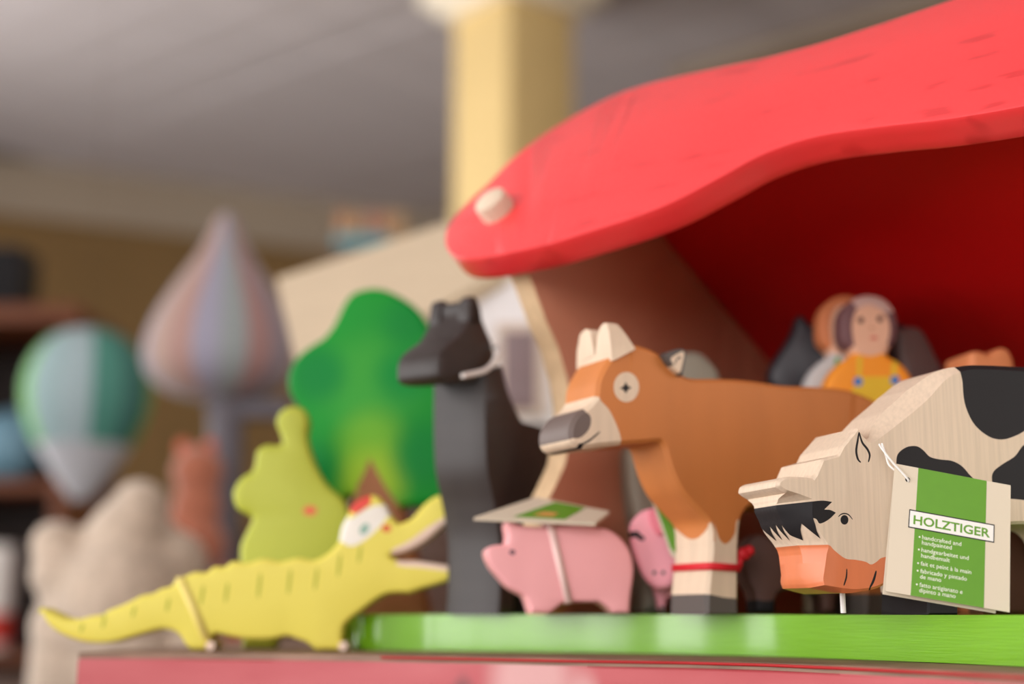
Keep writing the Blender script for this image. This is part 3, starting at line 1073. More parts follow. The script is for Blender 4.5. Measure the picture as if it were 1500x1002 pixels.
# sock with wavy upper end on the chest's sawn face
j0, j1 = idx_at(ck, kp, 1042, 764), idx_at(ck, kp, 1046, 795)
s2 = 1 if (j1 - j0) % len(ck['loc']) < len(ck['loc']) / 2 else -1
jn = ((j1 - j0) * s2) % len(ck['loc'])
KM = len(ck['rows'][0]) - 1
rimstrip(calf, 'sock_edge', ck, j0 + s2 * jn, lambda c: j0 + s2 * jn * (.04 + .72 * abs(math.sin(math.pi * min(1, max(0, (c - .6) / (KM - 1.6))))) ** .9), CALF_W)
# ribbon tied round the leg
rb = [kp.uv(1041, 829), kp.uv(1080, 833)]
RIB = mat('red ribbon', (206, 30, 42), .5)
zr0, zr1 = kp.uv(1044, 835)[1], kp.uv(1044, 824)[1]
x0, x1 = kp.uv(1044, 829)[0] - .0019, kp.uv(1079, 829)[0] + .0019
q0 = .0013
ring = [(x0, q0), (x0 + .0012, -.0004), (x1 - .0012, -.0004), (x1, q0), (x1, CALF_T - q0), (x1 - .0012, CALF_T + .0004), (x0 + .0012, CALF_T + .0004), (x0, CALF_T - q0)]
verts = []; faces = []
for (x, y) in ring:
    dz = -.0006 * (x > (x0 + x1) / 2)
    verts += [(x, y, zr0 + dz), (x, y, zr1 + dz)]
for k in range(8):
    j = (k + 1) % 8
    faces.append((2 * k, 2 * j, 2 * j + 1, 2 * k + 1))
rbo = obj('ribbon', verts, faces, RIB, calf)
md = rbo.modifiers.new('thickness', 'SOLIDIFY'); md.thickness = .0006; md.offset = 1
bc = kp.uv(1097, 815)
bm = bmesh.new()
for (dx, dz, sx, sz) in ((.0005, .001, .0032, .0026), (-.002, -.002, .0016, .0030), (.003, .0022, .0022, .0022), (-.0030, -.0035, .0012, .0024)):
    r = bmesh.ops.create_icosphere(bm, subdivisions=2, radius=1)
    for v in r['verts']: v.co = Vector((bc[0] + dx + v.co.x * sx, .004 + v.co.y * .0022, bc[1] + dz + v.co.z * sz))
bobj('bow', bm, RIB, calf)['label'] = 'knotted red bow behind the leg'

# ------------------------------------------------------------------ black llama
lp_ = Plane(735, 760, .588, 56, DECK_Z)
ll = lp_.root('toy_llama')
tag(ll, 'tall black wooden toy llama with a pale string round its neck', 'toy llama')
LLA = mat('black brown glossy stain', (50, 42, 40), .5, gscale=(30, 30, 300), grain=.15, spec=.5)
body_px = [(713, 548, 1), (713, 600), (714, 650), (717, 690), (727, 740), (734, 790), (735, 850), (733, 898, 1), (752, 898, 1), (752, 840), (757, 800), (770, 775), (785, 800), (787, 850), (786, 898, 1),
           (800, 898, 1), (803, 830), (808, 760), (812, 690), (810, 650), (800, 632), (782, 625), (765, 620), (752, 595), (742, 570), (735, 540, 1)]
cutout(ll, 'body', lp_, body_px, .027, LLA, [], w=.0012, mode='out', sp=.0015, seg=2)
head_px = [(702, 443), (700, 463), (685, 493), (668, 507), (656, 520), (653, 540), (657, 552), (680, 555), (705, 553), (720, 545), (730, 525), (729, 506), (720, 484), (711, 460), (707, 447)]
cutout(ll, 'head', lp_, head_px, .021, LLA, [], w=.0012, mode='out', sp=.0012, y0=.003, snap=False)
for yy, hh in ((.003, 0), (.018, 0)):
    cutout(ll, 'ear', lp_, [(698, 472), (700, 440), (704, 436), (709, 443), (713, 470)], .006, LLA, [], w=.0012, mode='out', sp=.001, y0=yy, snap=False)
a = lp_.uv(672, 551); b = lp_.uv(727, 512); m_ = lp_.uv(708, 541)
tube('string', [(a[0], -.0018, a[1]), (m_[0], -.0022, m_[1]), (b[0], -.0015, b[1]), (b[0] + .002, .005, b[1] + .002), (b[0] + .002, .02, b[1] + .002)], .0011, STRING, ll)

# ------------------------------------------------------------------ pink pig seen from the side, with its flat tag
pp = Plane(820, 830, .550, 6, DECK_Z)
pig = pp.root('toy_pig')
tag(pig, 'pink wooden toy pig in side view with a card lying on its back', 'toy pig')
PINK = mat('pink paint', (240, 170, 172), .55, gscale=(20, 20, 20), grain=.05)
pig_out = [(743, 763), (751, 764), (761, 768), (775, 771), (800, 772), (825, 769), (850, 768), (875, 771), (895, 777), (912, 790), (924, 808), (929, 830), (928, 850), (925, 872), (923, 898, 1), (900, 898, 1), (890, 889), (879, 882, 1),
           (850, 882), (827, 882, 1), (817, 890), (806, 898, 1), (778, 898, 1), (773, 882), (768, 873), (747, 861), (732, 845), (720, 830), (713, 815), (713, 805), (722, 799), (742, 797, 1), (744, 785), (742, 772)]
pig_reg = [('hoof', [(765, 890, 1), (775, 891), (788, 898.5), (790, 910, 1), (760, 910, 1)], BLACK, 'black front hoof'), ('hoof', [(885, 892, 1), (893, 892), (906, 898.5), (908, 910, 1), (885, 910, 1)], BLACK, 'black hind hoof'),
           ('eye', ellipse(750.5, 809, 4.5, 4), mat('faded eye paint', (120, 85, 95), .6), 'small dark painted eye')]
cutout(pig, 'body', pp, pig_out, .018, PINK, pig_reg, w=.0016, sp=.0012, seg=3)
s0, s1 = pp.uv(806, 768), pp.uv(833, 883)
def ring_pts(s0, s1, T):
    return [(s0[0], -.0006, s0[1]), (s1[0], -.0006, s1[1]), (s1[0], T + .0006, s1[1] - .0006), (s0[0], T + .0006, s0[1] + .0006)]
def band(root, name, s0, s1, T, wd, m):
    v = []
    for x, y, z in ring_pts(s0, s1, T): v += [(x - wd / 2, y, z), (x + wd / 2, y, z)]
    f = [(2 * k, 2 * k + 1, 2 * ((k + 1) % 4) + 1, 2 * ((k + 1) % 4)) for k in range(4)]
    o = obj(name, v, f, m, root)
    md = o.modifiers.new('thickness', 'SOLIDIFY'); md.thickness = .0005; md.offset = 1
    return o
band(pig, 'band', s0, s1, .018, .0030, mat('pinkish white band', (240, 205, 198), .5))
cT = [unp(694, 758, .545), unp(872, 766, .540), unp(893, 749, .552), unp(785, 728, .566)]
cn = np.cross(cT[1] - cT[0], cT[3] - cT[0]); cn /= np.linalg.norm(cn)
if cn[2] < 0: cn = -cn
ct = empty('card_tag', cT[0])
tag(ct, 'cream card tag with green print lying tilted on the pink pig', 'card tag')
quadbox('card', cT, cn, .0012, WHITE_PAPER, ct)
def cq(u, v, h=.0001):
    return cT[0] * (1 - u) * (1 - v) + cT[1] * u * (1 - v) + cT[2] * u * v + cT[3] * (1 - u) * v + cn * h
quadbox('green_panel', [cq(.28, .12), cq(.72, .12), cq(.70, .95), cq(.30, .95)], cn, .0001, TAG_GREEN, ct)
quadbox('print', [cq(.40, .25, .0002), cq(.58, .25, .0002), cq(.57, .45, .0002), cq(.42, .45, .0002)], cn, .0001, mat('tan print', (214, 150, 80), .5), ct)

# ------------------------------------------------------------------ second pig, facing the camera
p2 = Plane(955, 820, .561, -6, DECK_Z)
pg2 = p2.root('toy_pig')
tag(pg2, 'pink toy pig seen face on, half hidden behind the calf leg', 'toy pig')
PINK2 = mat('warm pink paint', (240, 160, 172), .5)
face = [(938, 750), (960, 744), (985, 752), (1000, 775), (1003, 805), (995, 835), (985, 858), (972, 863), (958, 861), (944, 848), (932, 825), (924, 798), (922, 770)]
cutout(pg2, 'head', p2, face, .02, PINK2, [('eye', stroke([(931, 778), (936, 786), (944, 790)], 8), BLACK, 'black painted eye'), ('nostril', ellipse(958.5, 839, 3, 3.2, 10), GREY_HOOF, None), ('nostril', ellipse(971.5, 839, 3, 3.2, 10), GREY_HOOF, None)],
       w=.0024, sp=.0012, seg=4, snap=False)
bod = [(934, 800), (940, 762), (965, 750), (1000, 760), (1015, 800), (1012, 850), (1010, 898, 1), (990, 898, 1), (986, 878), (978, 878), (976, 898, 1), (962, 898, 1), (960, 880), (950, 850)]
cutout(pg2, 'body', p2, bod, .020, PINK2, [('hoof', [(955, 888, 1), (980, 888, 1), (980, 905, 1), (955, 905, 1)], GREY_HOOF, None), ('hoof', [(985, 888, 1), (1015, 888, 1), (1015, 905, 1), (985, 905, 1)], GREY_HOOF, None)], w=.003, sp=.0015, y0=.015)
cutout(pg2, 'ear', p2, [(950, 752), (960, 744), (975, 752), (978, 775), (966, 785), (955, 772)], .004, mat('deep pink paint', (226, 120, 135), .5), [], w=.001, sp=.001, y0=-.0025, snap=False)
c2 = [unp(957, 732, .566), unp(984, 742, .567), unp(984, 806, .566), unp(980, 795, .566)]
t2 = empty('card_tag', c2[0])
tag(t2, 'green and white card tag leaning between the two pink pigs and calf', 'card tag')
t2['label'] = 'narrow strip of green card tag beside the face-on pink pig'
n2 = np.array([0, -1.0, 0])
quadbox('card', [unp(953, 728, .5525), unp(1010, 742, .5525), unp(1010, 840, .5525), unp(982, 812, .5525)], n2, .0006, WHITE_PAPER, t2)
quadbox('green_panel', [unp(958, 732, .552), unp(1008, 744, .552), unp(1008, 832, .552), unp(982.5, 803, .552)], n2, .0002, TAG_GREEN, t2)

# ------------------------------------------------------------------ crocodile
xp = Plane(400, 880, .605, 0, TABLE_Z)
cro = xp.root('toy_crocodile')
tag(cro, 'yellow green wooden toy crocodile with an open toothed mouth', 'toy crocodile')
CRO = mat('yellow lime paint', (226, 212, 88), .5, gscale=(12, 12, 12), rgb2=(206, 206, 74), contrast=(.35, .6))
CRO_D = mat('olive paint dashes', (176, 176, 52), .6)
TEETH = mat('pinkish white paint', (232, 205, 185), .5)
cro_out = [(56, 890, 1), (72, 895), (97, 906), (119, 906), (133, 902), (149, 900), (158, 894), (171, 889), (181, 885), (192, 880), (207, 872), (224, 869), (236, 862), (249, 859), (258, 849), (269, 844), (285, 838), (302, 838), (313, 830), (328, 830), (341, 822), (362, 824), (385, 818), (410, 822),
           (435, 817), (458, 820), (474, 814), (488, 803), (496, 792), (500, 772), (508, 757), (514, 742), (527, 731), (546, 725), (562, 735), (571, 752), (583, 766), (594, 764), (604, 758), (613, 748), (622, 738), (640, 726), (655, 728), (661, 738, 1), (661, 761, 1), (645, 775), (625, 792), (600, 806), (570, 814, 1),
           (585, 821), (615, 822), (661, 829, 1), (661, 849, 1), (640, 856), (618, 862), (600, 868), (585, 868), (566, 870), (548, 880), (531, 893), (515, 905), (504, 917), (501, 935), (500, 952, 1), (462, 952, 1), (450, 942), (437, 937), (420, 932), (400, 936), (372, 937), (340, 933), (318, 928), (309, 933),
           (306, 943), (300, 952, 1), (280, 952, 1), (272, 945), (262, 930), (250, 923), (233, 922), (203, 930), (163, 941), (126, 941), (92, 930), (70, 914)]
up_teeth = [(661, 752, 1), (661, 764, 1), (652, 764), (640, 780, 1), (632, 778), (622, 796, 1), (612, 794), (602, 809, 1), (592, 806), (580, 817, 1), (566, 816, 1), (575, 805), (600, 792), (630, 770)]
lo_teeth = [(568, 813, 1), (583, 822, 1), (590, 817), (600, 823, 1), (608, 818), (618, 824, 1), (628, 820), (640, 828, 1), (650, 824), (664, 832, 1), (664, 838, 1), (620, 832), (582, 828)]
cro_reg = [('eyelid', [(511, 749), (520, 733), (535, 727), (544, 735), (535, 745), (522, 752)], mat('red paint', (214, 60, 48), .5), 'red painted eyelid'),
           ('eye', [(499, 780), (504, 768), (520, 756), (540, 744), (556, 740), (568, 748), (564, 762), (548, 780), (530, 794), (514, 800), (502, 794)], mat('white eye paint', (236, 230, 218), .5), 'white painted eye'),
           ('iris', ellipse(534, 775, 6, 9, 14, .6), mat('teal iris paint', (140, 178, 160), .5), 'teal iris'),
           ('nose_spot', ellipse(566, 774, 7, 6, 12), mat('orange red paint', (216, 96, 52), .5), None),
           ('teeth', up_teeth, TEETH, 'upper row of teeth'), ('teeth', lo_teeth, TEETH, 'lower row of teeth')]
for (x, y, h) in ((332, 868, 14), (380, 858, 18), (424, 852, 18), (463, 848, 16), (497, 828, 16), (527, 812, 12), (296, 872, 14), (246, 886, 10), (196, 896, 8), (152, 912, 8), (120, 920, 6)):
    cro_reg.append(('dash', stroke([(x + 2, y - h), (x, y), (x - 2, y + h)], 5), CRO_D, None))
cutout(cro, 'body', xp, cro_out, .015, CRO, cro_reg, w=.0018, sp=.0015, seg=3)
band(cro, 'band', xp.uv(263, 846), xp.uv(303, 938), .015, .0034, mat('pale elastic band', (232, 212, 120), .5))
for (x, y) in ((309, 946), (503, 947)):
    c = xp.uv(x, y)
    o = lathe('peg', [(.0001, -.001), (.0019, -.0008), (.0020, .018), (.0001, .0182)], TEETH, cro, 14)
    o.matrix_basis = Matrix.Translation((c[0], -.001, max(.0021, c[1]))) @ Matrix.Rotation(-math.pi / 2, 4, 'X')

# ------------------------------------------------------------------ lime figure behind the crocodile
fp = Plane(420, 800, .645, 3, TABLE_Z)
lime = fp.root('toy_dinosaur')
tag(lime, 'lime wooden cutout figure with rounded knobs behind the crocodile', 'toy figure')
LIME = mat('lime paint', (180, 186, 60), .5, gscale=(12, 12, 12), grain=.06)
lime_out = [(354, 955, 1), (354, 880), (351, 820), (352, 798), (361, 778), (369, 760), (362, 753), (348, 746), (341, 730), (343, 714), (354, 699), (368, 690), (373, 676), (376, 660), (390, 651), (404, 652), (413, 648), (410, 635), (404, 618),
            (411, 602), (428, 594), (446, 600), (452, 618), (450, 640), (462, 680), (480, 710), (505, 735), (515, 770), (512, 850), (510, 955, 1), (470, 955, 1), (455, 925), (420, 925), (400, 955, 1)]
cutout(lime, 'body', fp, lime_out, .014, LIME, [('spot', ellipse(454, 748, 10, 7, 14), mat('coral paint', (222, 96, 66), .5), 'coral red painted spot')], w=.0025, sp=.0015, seg=3)

# ------------------------------------------------------------------ wooden tree
tp = Plane(540, 700, .70, -4, TABLE_Z)
tree = tp.root('toy_tree')
tag(tree, 'flat wooden toy tree sprayed in greens with a brown trunk', 'toy tree')
tree_out = [(542, 421), (517, 428), (503, 444), (495, 461), (486, 478), (473, 494), (451, 508), (433, 524), (422, 546), (422, 570), (431, 588), (441, 604), (440, 625), (429, 650), (424, 676), (426, 706), (440, 730), (473, 740), (500, 733), (516, 725),
            (512, 760), (506, 820), (500, 880), (495, 938, 1), (640, 938, 1), (625, 880), (606, 800), (592, 752), (590, 742), (612, 741), (640, 736), (668, 726), (682, 700), (680, 665), (668, 640), (660, 615), (672, 590), (676, 560), (666, 530), (648, 508), (634, 490), (622, 466), (608, 449), (590, 436), (565, 424)]
def sp3(x, y, r, rgb):
    q = tp.uv(x, y); e = tp.uv(x + r, y)
    return (q[0], q[1], abs(e[0] - q[0]), rgb)
TREE = airbrush_mat('sprayed tree green', (20, 138, 44), [sp3(540, 560, 100, (52, 150, 50)), sp3(543, 650, 72, (100, 164, 40)), sp3(545, 705, 72, (140, 176, 38)), sp3(465, 548, 62, (0, 124, 50)), sp3(590, 548, 60, (2, 132, 50)), sp3(452, 690, 62, (0, 124, 50)), sp3(625, 665, 68, (0, 128, 48)), sp3(600, 470, 60, (8, 128, 48))])
trunk = [(542, 670, 1), (552, 690), (566, 715), (580, 735), (594, 748, 1), (660, 945, 1), (480, 945, 1), (505, 745, 1), (518, 722), (532, 695)]
cutout(tree, 'crown', tp, tree_out, .018, TREE, [('trunk', trunk, mat('brown trunk paint', (150, 92, 52), .6, gscale=(80, 80, 8), grain=.15), 'brown painted trunk')], w=.003, sp=.002, seg=3)

# ------------------------------------------------------------------ figures and animals inside the stable
def farmer(px, py, D, yaw, name, label, head, hair, shirt, bib, s=1.0, cap=None, face=True):
    pl = Plane(px, py, D, yaw, DECK_Z)
    r = pl.root(name)
    tag(r, label, 'toy farmer', None)
    q = lambda x, y: (px + (x - 1270) * s, y)
    SK = mat('skin paint', (226, 176, 146), .6)
    o = [(1272, 431), (1296, 437), (1312, 455), (1317, 478), (1313, 500), (1302, 514), (1303, 522), (1318, 530), (1332, 545), (1340, 565), (1341, 600), (1336, 700), (1330, 800), (1328, 898, 1), (1216, 898, 1), (1214, 800), (1209, 700),
         (1206, 600), (1212, 562), (1222, 542), (1238, 527), (1250, 520), (1248, 512), (1236, 500), (1232, 480), (1235, 455), (1250, 438)]
    regs = [('hair', [(1215, 420, 1), (1330, 420, 1), (1330, 490, 1), (1312, 524), (1299, 512), (1303, 490), (1302, 470), (1291, 453), (1270, 446), (1254, 455), (1248, 480), (1252, 510), (1250, 524), (1230, 515), (1220, 480, 1)], hair, 'dark painted hair')]
    if cap: regs.append(('headband', [(1252, 440), (1272, 434), (1294, 440), (1306, 458), (1294, 455), (1272, 446), (1256, 452)], cap, 'pale headband'))
    regs += [('shirt', [(1190, 540, 1), (1253, 519), (1275, 522), (1302, 518), (1360, 545, 1), (1360, 905, 1), (1190, 905, 1)], shirt, 'painted shirt'),
             ('dungarees', [(1256, 524, 1), (1263, 522, 1), (1262, 552, 1), (1305, 552, 1), (1307, 522, 1), (1314, 527, 1), (1314, 560, 1), (1345, 640, 1), (1345, 905, 1), (1200, 905, 1), (1204, 640, 1), (1255, 560, 1)], bib, 'painted dungarees')]
    if not face: regs.append(('trousers', [(1190, 640, 1), (1360, 640, 1), (1360, 905, 1), (1190, 905, 1)], mat('taupe trouser paint', (140, 126, 102), .6), 'taupe painted trousers'))
    if face:
        BL_ = mat('blue button paint', (84, 128, 190), .5)
        DK = mat('brown face paint', (96, 62, 54), .6)
        regs += [('button', ellipse(1257, 559, 7, 7, 12), BL_, 'blue button'), ('button', ellipse(1311, 557, 7, 7, 12), BL_, 'blue button'),
                 ('eye', ellipse(1261, 469, 4.5, 5, 10), DK, None), ('eye', ellipse(1289, 467, 4.5, 5, 10), DK, None), ('mouth', ellipse(1280, 495, 6, 2.5, 10), mat('rose mouth paint', (206, 104, 92), .6), None),
                 ('nose', ellipse(1277, 481, 3, 2.5, 8), mat('warm skin paint', (196, 138, 108), .6), None)]
    o = [q(*p[:2]) + tuple(p[2:]) for p in o]
    regs = [(a, [q(*p[:2]) + tuple(p[2:]) for p in b], c, d) for a, b, c, d in regs]
    cutout(r, 'body', pl, o, .0125, SK, regs, w=.0022, sp=.0015, seg=4)
    return r
farmer(1270, 560, .584, 4, 'toy_farmer', 'wooden farmer figure with yellow dungarees over an orange shirt', None, mat('grey brown hair paint', (112, 76, 78), .6), mat('orange shirt paint', (244, 152, 40), .55), mat('yellow dungaree paint', (226, 186, 48), .55), 1.0, mat('pale headband paint', (200, 165, 155), .6))
farmer(1236, 560, .5985, 4, 'toy_farmer', 'wooden farmer figure with auburn hair behind the orange shirted one', None, mat('auburn hair paint', (206, 124, 78), .6), mat('pale grey shirt paint', (196, 194, 192), .6), mat('green bib paint', (110, 160, 70), .6), .92, None, False)

def animal(px, py, D, yaw, name, label, cat, out, T, m, regs=(), base=DECK_Z, w=.002, part='body'):
    pl = Plane(px, py, D, yaw, base)
    r = pl.root(name)
    tag(r, label, cat)
    cutout(r, part, pl, out, T, m, regs, w=w, sp=.0015, seg=3)
    return r, pl
HORSE = mat('black horse paint', (40, 36, 42), .45, spec=.5)
animal(1190, 560, .6135, -1, 'toy_horse', 'black wooden toy horse beside the farmer figures in the stable', 'toy horse',
       [(1172, 460), (1180, 464), (1190, 474), (1204, 466), (1216, 456), (1228, 448), (1243, 448), (1262, 462), (1300, 470), (1330, 476), (1340, 500), (1342, 600), (1340, 760), (1340, 898, 1), (1312, 898, 1), (1310, 780), (1285, 730), (1240, 730), (1220, 780), (1216, 898, 1), (1190, 898, 1), (1186, 760), (1190, 640), (1198, 580),
        (1182, 570), (1160, 576), (1140, 572), (1128, 556), (1129, 538), (1140, 518), (1152, 500), (1162, 482), (1167, 466)], .014, HORSE, w=.003)
animal(1350, 560, .607, 20, 'toy_donkey', 'grey brown wooden toy donkey right of the farmer figures', 'toy donkey',
       [(1318, 484), (1330, 478), (1346, 478), (1356, 486), (1366, 504), (1378, 528), (1392, 552), (1420, 565), (1470, 570), (1490, 600), (1490, 760), (1486, 898, 1), (1460, 898, 1), (1456, 770), (1400, 760), (1380, 780), (1376, 898, 1), (1350, 898, 1), (1346, 760), (1342, 640), (1334, 580), (1326, 540), (1318, 510)], .022,
       mat('grey brown paint', (104, 84, 80), .5), w=.003)
animal(1455, 560, .565, 10, 'toy_goat', 'tan wooden toy goat whose ears show above the cow', 'toy goat',
       [(1424, 517), (1432, 514), (1441, 515), (1450, 519), (1460, 512), (1470, 509), (1480, 514), (1487, 532), (1492, 560), (1520, 580), (1560, 600), (1566, 760), (1562, 898, 1), (1535, 898, 1), (1530, 790), (1490, 780), (1470, 800), (1466, 898, 1), (1440, 898, 1), (1436, 760), (1432, 640), (1425, 580), (1422, 545)], .024,
       mat('tan goat paint', (222, 140, 92), .55), w=.002)
animal(990, 700, .602, 12, 'toy_sheep', 'pale grey wooden toy sheep standing behind the brown calf', 'toy sheep',
       [(1012, 514), (1028, 516), (1044, 530), (1056, 548), (1062, 600), (1064, 760), (1062, 898, 1), (1035, 898, 1), (1030, 800), (990, 790), (975, 800), (968, 898, 1), (944, 898, 1), (942, 800), (930, 740), (924, 690), (926, 656), (944, 630), (970, 580), (988, 545), (998, 522)], .022,
       mat('pale grey sheep paint', (150, 144, 128), .55), w=.003)
animal(1510, 830, .515, 8, 'toy_hedge', 'small wooden toy hedge with a green top behind the cow belly', 'toy hedge',
       [(1432, 790), (1440, 772), (1456, 762), (1475, 765), (1495, 761), (1520, 764), (1545, 760), (1575, 775), (1582, 800), (1580, 898, 1), (1440, 898, 1)], .012, mat('brown hedge paint', (92, 58, 40), .6),
       [('leaves', [(1425, 750, 1), (1590, 750, 1), (1590, 782, 1), (1540, 779), (1500, 777), (1460, 780), (1425, 782, 1)], TAG_GREEN, 'green painted top')], w=.0015)
animal(1150, 830, .555, 5, 'toy_dog', 'dark brown wooden toy dog half hidden between calf and cow', 'toy dog',
       [(1092, 800), (1100, 788), (1116, 782), (1132, 790), (1150, 800), (1190, 806), (1220, 820), (1226, 860), (1224, 898, 1), (1206, 898, 1), (1200, 870), (1160, 862), (1140, 872), (1136, 898, 1), (1108, 898, 1), (1104, 870), (1094, 850), (1088, 825)], .016, mat('dark brown paint', (92, 62, 54), .6),
       [('paw', [(1098, 880, 1), (1142, 880, 1), (1142, 905, 1), (1098, 905, 1)], BLACK, None)], w=.002)

# ------------------------------------------------------------------ display table with the things behind
LOW = .93
dt = empty('display_table', (-.45, 1.5, 0))
tag(dt, 'long dark wooden display table standing behind the red table', 'table')
DT = mat('dark display table wood', (92, 64, 46), .6, gscale=(3, 60, 60), grain=.3)
box('tabletop', (-.75, -.6, LOW - .03), (.95, .52, LOW), DT, dt, bev=.004)
for x in (-.70, .90):
    for y in (-.55, .47): box('leg', (x - .025, y - .025, 0), (x + .025, y + .025, LOW - .03), DT, dt, bev=.003)

# toy house: light wood roof, white gable with a window, brown lower storey
ho = empty('toy_house', unp(720, 700, .98) * np.array([1, 1, 0]) + np.array([0, 0, LOW]))
tag(ho, 'toy house with a light wood roof and white windowed gable wall', 'toy house')
hi_ = parent_inv(ho)
HWALL = mat('white house paint', (226, 222, 222), .6)
gp = Plane(740, 500, .93, 8, LOW)
hroot = gp
def cut_in(root, pl, name, out, T, m, regs=(), w=.001, y0=0):
    c = cutout(root, name, pl, out, T, m, regs, w=w, sp=.003, seg=2, y0=y0, snap=False)
    M = hi_ @ (Matrix.Translation(pl.P) @ Matrix.Rotation(pl.yaw, 4, 'Z'))
    for k, v in c.items():
        if k == 'body': v.matrix_basis = M
        elif isinstance(v, list) and v and hasattr(v[0], 'matrix_basis'):
            for o in v: o.matrix_basis = M
    return c
cut_in(ho, gp, 'gable_wall', [(600, 498, 1), (700, 434, 1), (738, 408), (768, 404), (794, 428), (816, 484), (828, 545), (830, 590), (826, 622, 1), (600, 622, 1)], .05, HWALL)
cut_in(ho, gp, 'lower_storey', [(570, 622.5, 1), (820, 622.5, 1), (820, 1040, 1), (570, 1040, 1)], .12, mat('brown lower storey paint', (82, 58, 48), .6), y0=.004)
cut_in(ho, gp, 'window_frame', [(727, 474, 1), (798, 474, 1), (798, 610, 1), (727, 610, 1)], .004, mat('beige window frame paint', (196, 178, 164), .6), y0=-.004)
wp_ = cut_in(ho, gp, 'window_pane', [(737, 488, 1), (782, 488, 1), (782, 600, 1), (737, 600, 1)], .001, mat('grey brown window paint', (128, 110, 112), .4), y0=-.0052)
wf_ = [o for o in ho.children if o.name.startswith('window_frame')][0]
wp_['body'].parent = wf_
wp_['body'].matrix_basis = Matrix.Identity(4)
rc = [unp(404, 408, 1.04), unp(655, 326, 1.02), unp(770, 404, .905), unp(690, 470, .90), unp(440, 545, .93)]
rn = np.cross(rc[2] - rc[0], rc[1] - rc[0]); rn /= np.linalg.norm(rn)
if rn[1] > 0: rn = -rn
rc = [rc[0], rc[1], hit(738, 396, rc[0], rn), hit(440, 560, rc[0], rn)]
quadbox('roof_board', rc, rn, .010, mat('light roof wood', (204, 184, 156), .6, gscale=(10, 80, 80), grain=.06), ho)
# supporting back wall under the roof board
cut_in(ho, Plane(540, 600, 1.06, 8, LOW), 'back_wall', [(520, 560, 1), (560, 545, 1), (640, 545, 1), (640, 1020, 1), (520, 1020, 1)], .012, mat('beige back wall paint', (216, 192, 150), .6))

# narrow pedestal with a small box of blocks on top
pb = unp(548, 373, 2.2)
pe = empty('display_pedestal', (pb[0], pb[1], 0))
tag(pe, 'narrow brown display pedestal standing behind the toy house', 'pedestal')
PD = mat('pedestal wood', (104, 78, 60), .6, gscale=(30, 30, 2), grain=.2)
box('column', (-.05, -.05, .03), (.07, .07, pb[2] - .02), PD, pe, bev=.003)
box('plinth', (-.08, -.08, 0), (.10, .10, .03), PD, pe, bev=.004)
box('top_plate', (-.06, -.06, pb[2] - .02), (.10, .08, pb[2]), PD, pe, bev=.003)
bx = empty('block_box', (pb[0] - .008, pb[1], pb[2]))
tag(bx, 'small teal box of orange brown wooden blocks on the pedestal', 'box')
box('tray', (-.052, -.03, 0), (.035, .03, .026), mat('teal tray paint', (70, 148, 158), .5), bx, bev=.004)
for k in range(5):
    box('block', (-.050 + k * .022, -.022, .0262 if k < 4 else 0), (-.031 + k * .022, .022, .066 - .004 * (k % 2)), mat(('orange brown block', 'tan block', 'rosy block')[k % 3], ((176, 126, 92), (168, 136, 100), (160, 116, 100))[k % 3], .6), bx, bev=.003)

# striped onion shaped ornament on a post
ob = unp(322, 580, 1.45)
px_m = 1.45 / F
orn = empty('striped_ornament', (ob[0], ob[1], LOW))
tag(orn, 'onion shaped ornament with pink and lilac stripes on a grey post', 'ornament')
zo = ob[2] - LOW
prof = [(0.001, -4), (52, -2), (82, 8), (104, 26), (114, 50), (113, 78), (104, 108), (88, 140), (68, 172), (48, 202), (33, 228), (23, 250), (17, 268), (8, 278), (0.5, 281)]
prof = [(r * px_m, zo + z * px_m) for r, z in prof]
prof = [tuple(q) for q in cr_open([np.array(q) for q in prof], 2)]
cols = [('dusty pink felt', (160, 126, 118)), ('lilac grey felt', (142, 138, 154)), ('pale grey felt', (136, 142, 142)), ('rose felt', (150, 114, 110)), ('mauve felt', (130, 118, 126)), ('pink beige felt', (160, 134, 122))]
for k in range(18):
    a0 = 2 * math.pi * k / 18
    nm, c = cols[k % 6]
    lathe('stripe', prof, mat(nm, c, .8, sheen=.2), orn, 4, a0, a0 + 2 * math.pi / 18)
GP = mat('grey post paint', (88, 82, 88), .6)
dx = (340 - 322) * px_m
lathe('post', [(.018, 0), (.018, zo - .002), (.012, zo)], GP, orn, 20, centre=(dx * .6, 0))
lathe('foot', [(.075, 0), (.075, .008), (.02, .018)], GP, orn, 28, centre=(dx * .6, 0))
box('crossbar', (-.012, -.012, zo - .024), (.075, .012, zo - .004), GP, orn, bev=.003)

# hanging balloon with green and teal gores
hb = unp(126, 600, 1.75)
pm_ = 1.75 / F
bal = empty('hanging_balloon', (hb[0], hb[1], hb[2]))
tag(bal, 'green, teal and grey hot air balloon ornament hanging from the ceiling', 'ornament')
prof = [(3, 122), (30, 118), (58, 104), (80, 78), (92, 42), (92, 10), (84, -22), (68, -54), (50, -82), (34, -106), (20, -124), (14, -132)]
pt = [(r * pm_, z * pm_) for r, z in prof]
gcol = [('leaf green silk', (98, 158, 86)), ('leaf green silk', (98, 158, 86)), ('grey blue silk', (140, 164, 166)), ('grey silk', (150, 168, 172)), ('teal silk', (72, 132, 118)), ('dark teal silk', (60, 108, 100))]
top = [q for q in cr_open([np.array(q) for q in pt[:8]], 2)]
for k in range(12):
    a0 = 2 * math.pi * k / 12 + math.pi * .95
    nm, c = gcol[(k // 1) % 6] if k < 12 else gcol[0]
    lathe('gore', [tuple(q) for q in top], mat(nm, c, .7), bal, 4, a0, a0 + 2 * math.pi / 12)
lathe('envelope_mouth', [tuple(q) for q in cr_open([np.array(q) for q in pt[7:]], 2)], mat('pale grey silk', (176, 176, 180), .7), bal, 24)
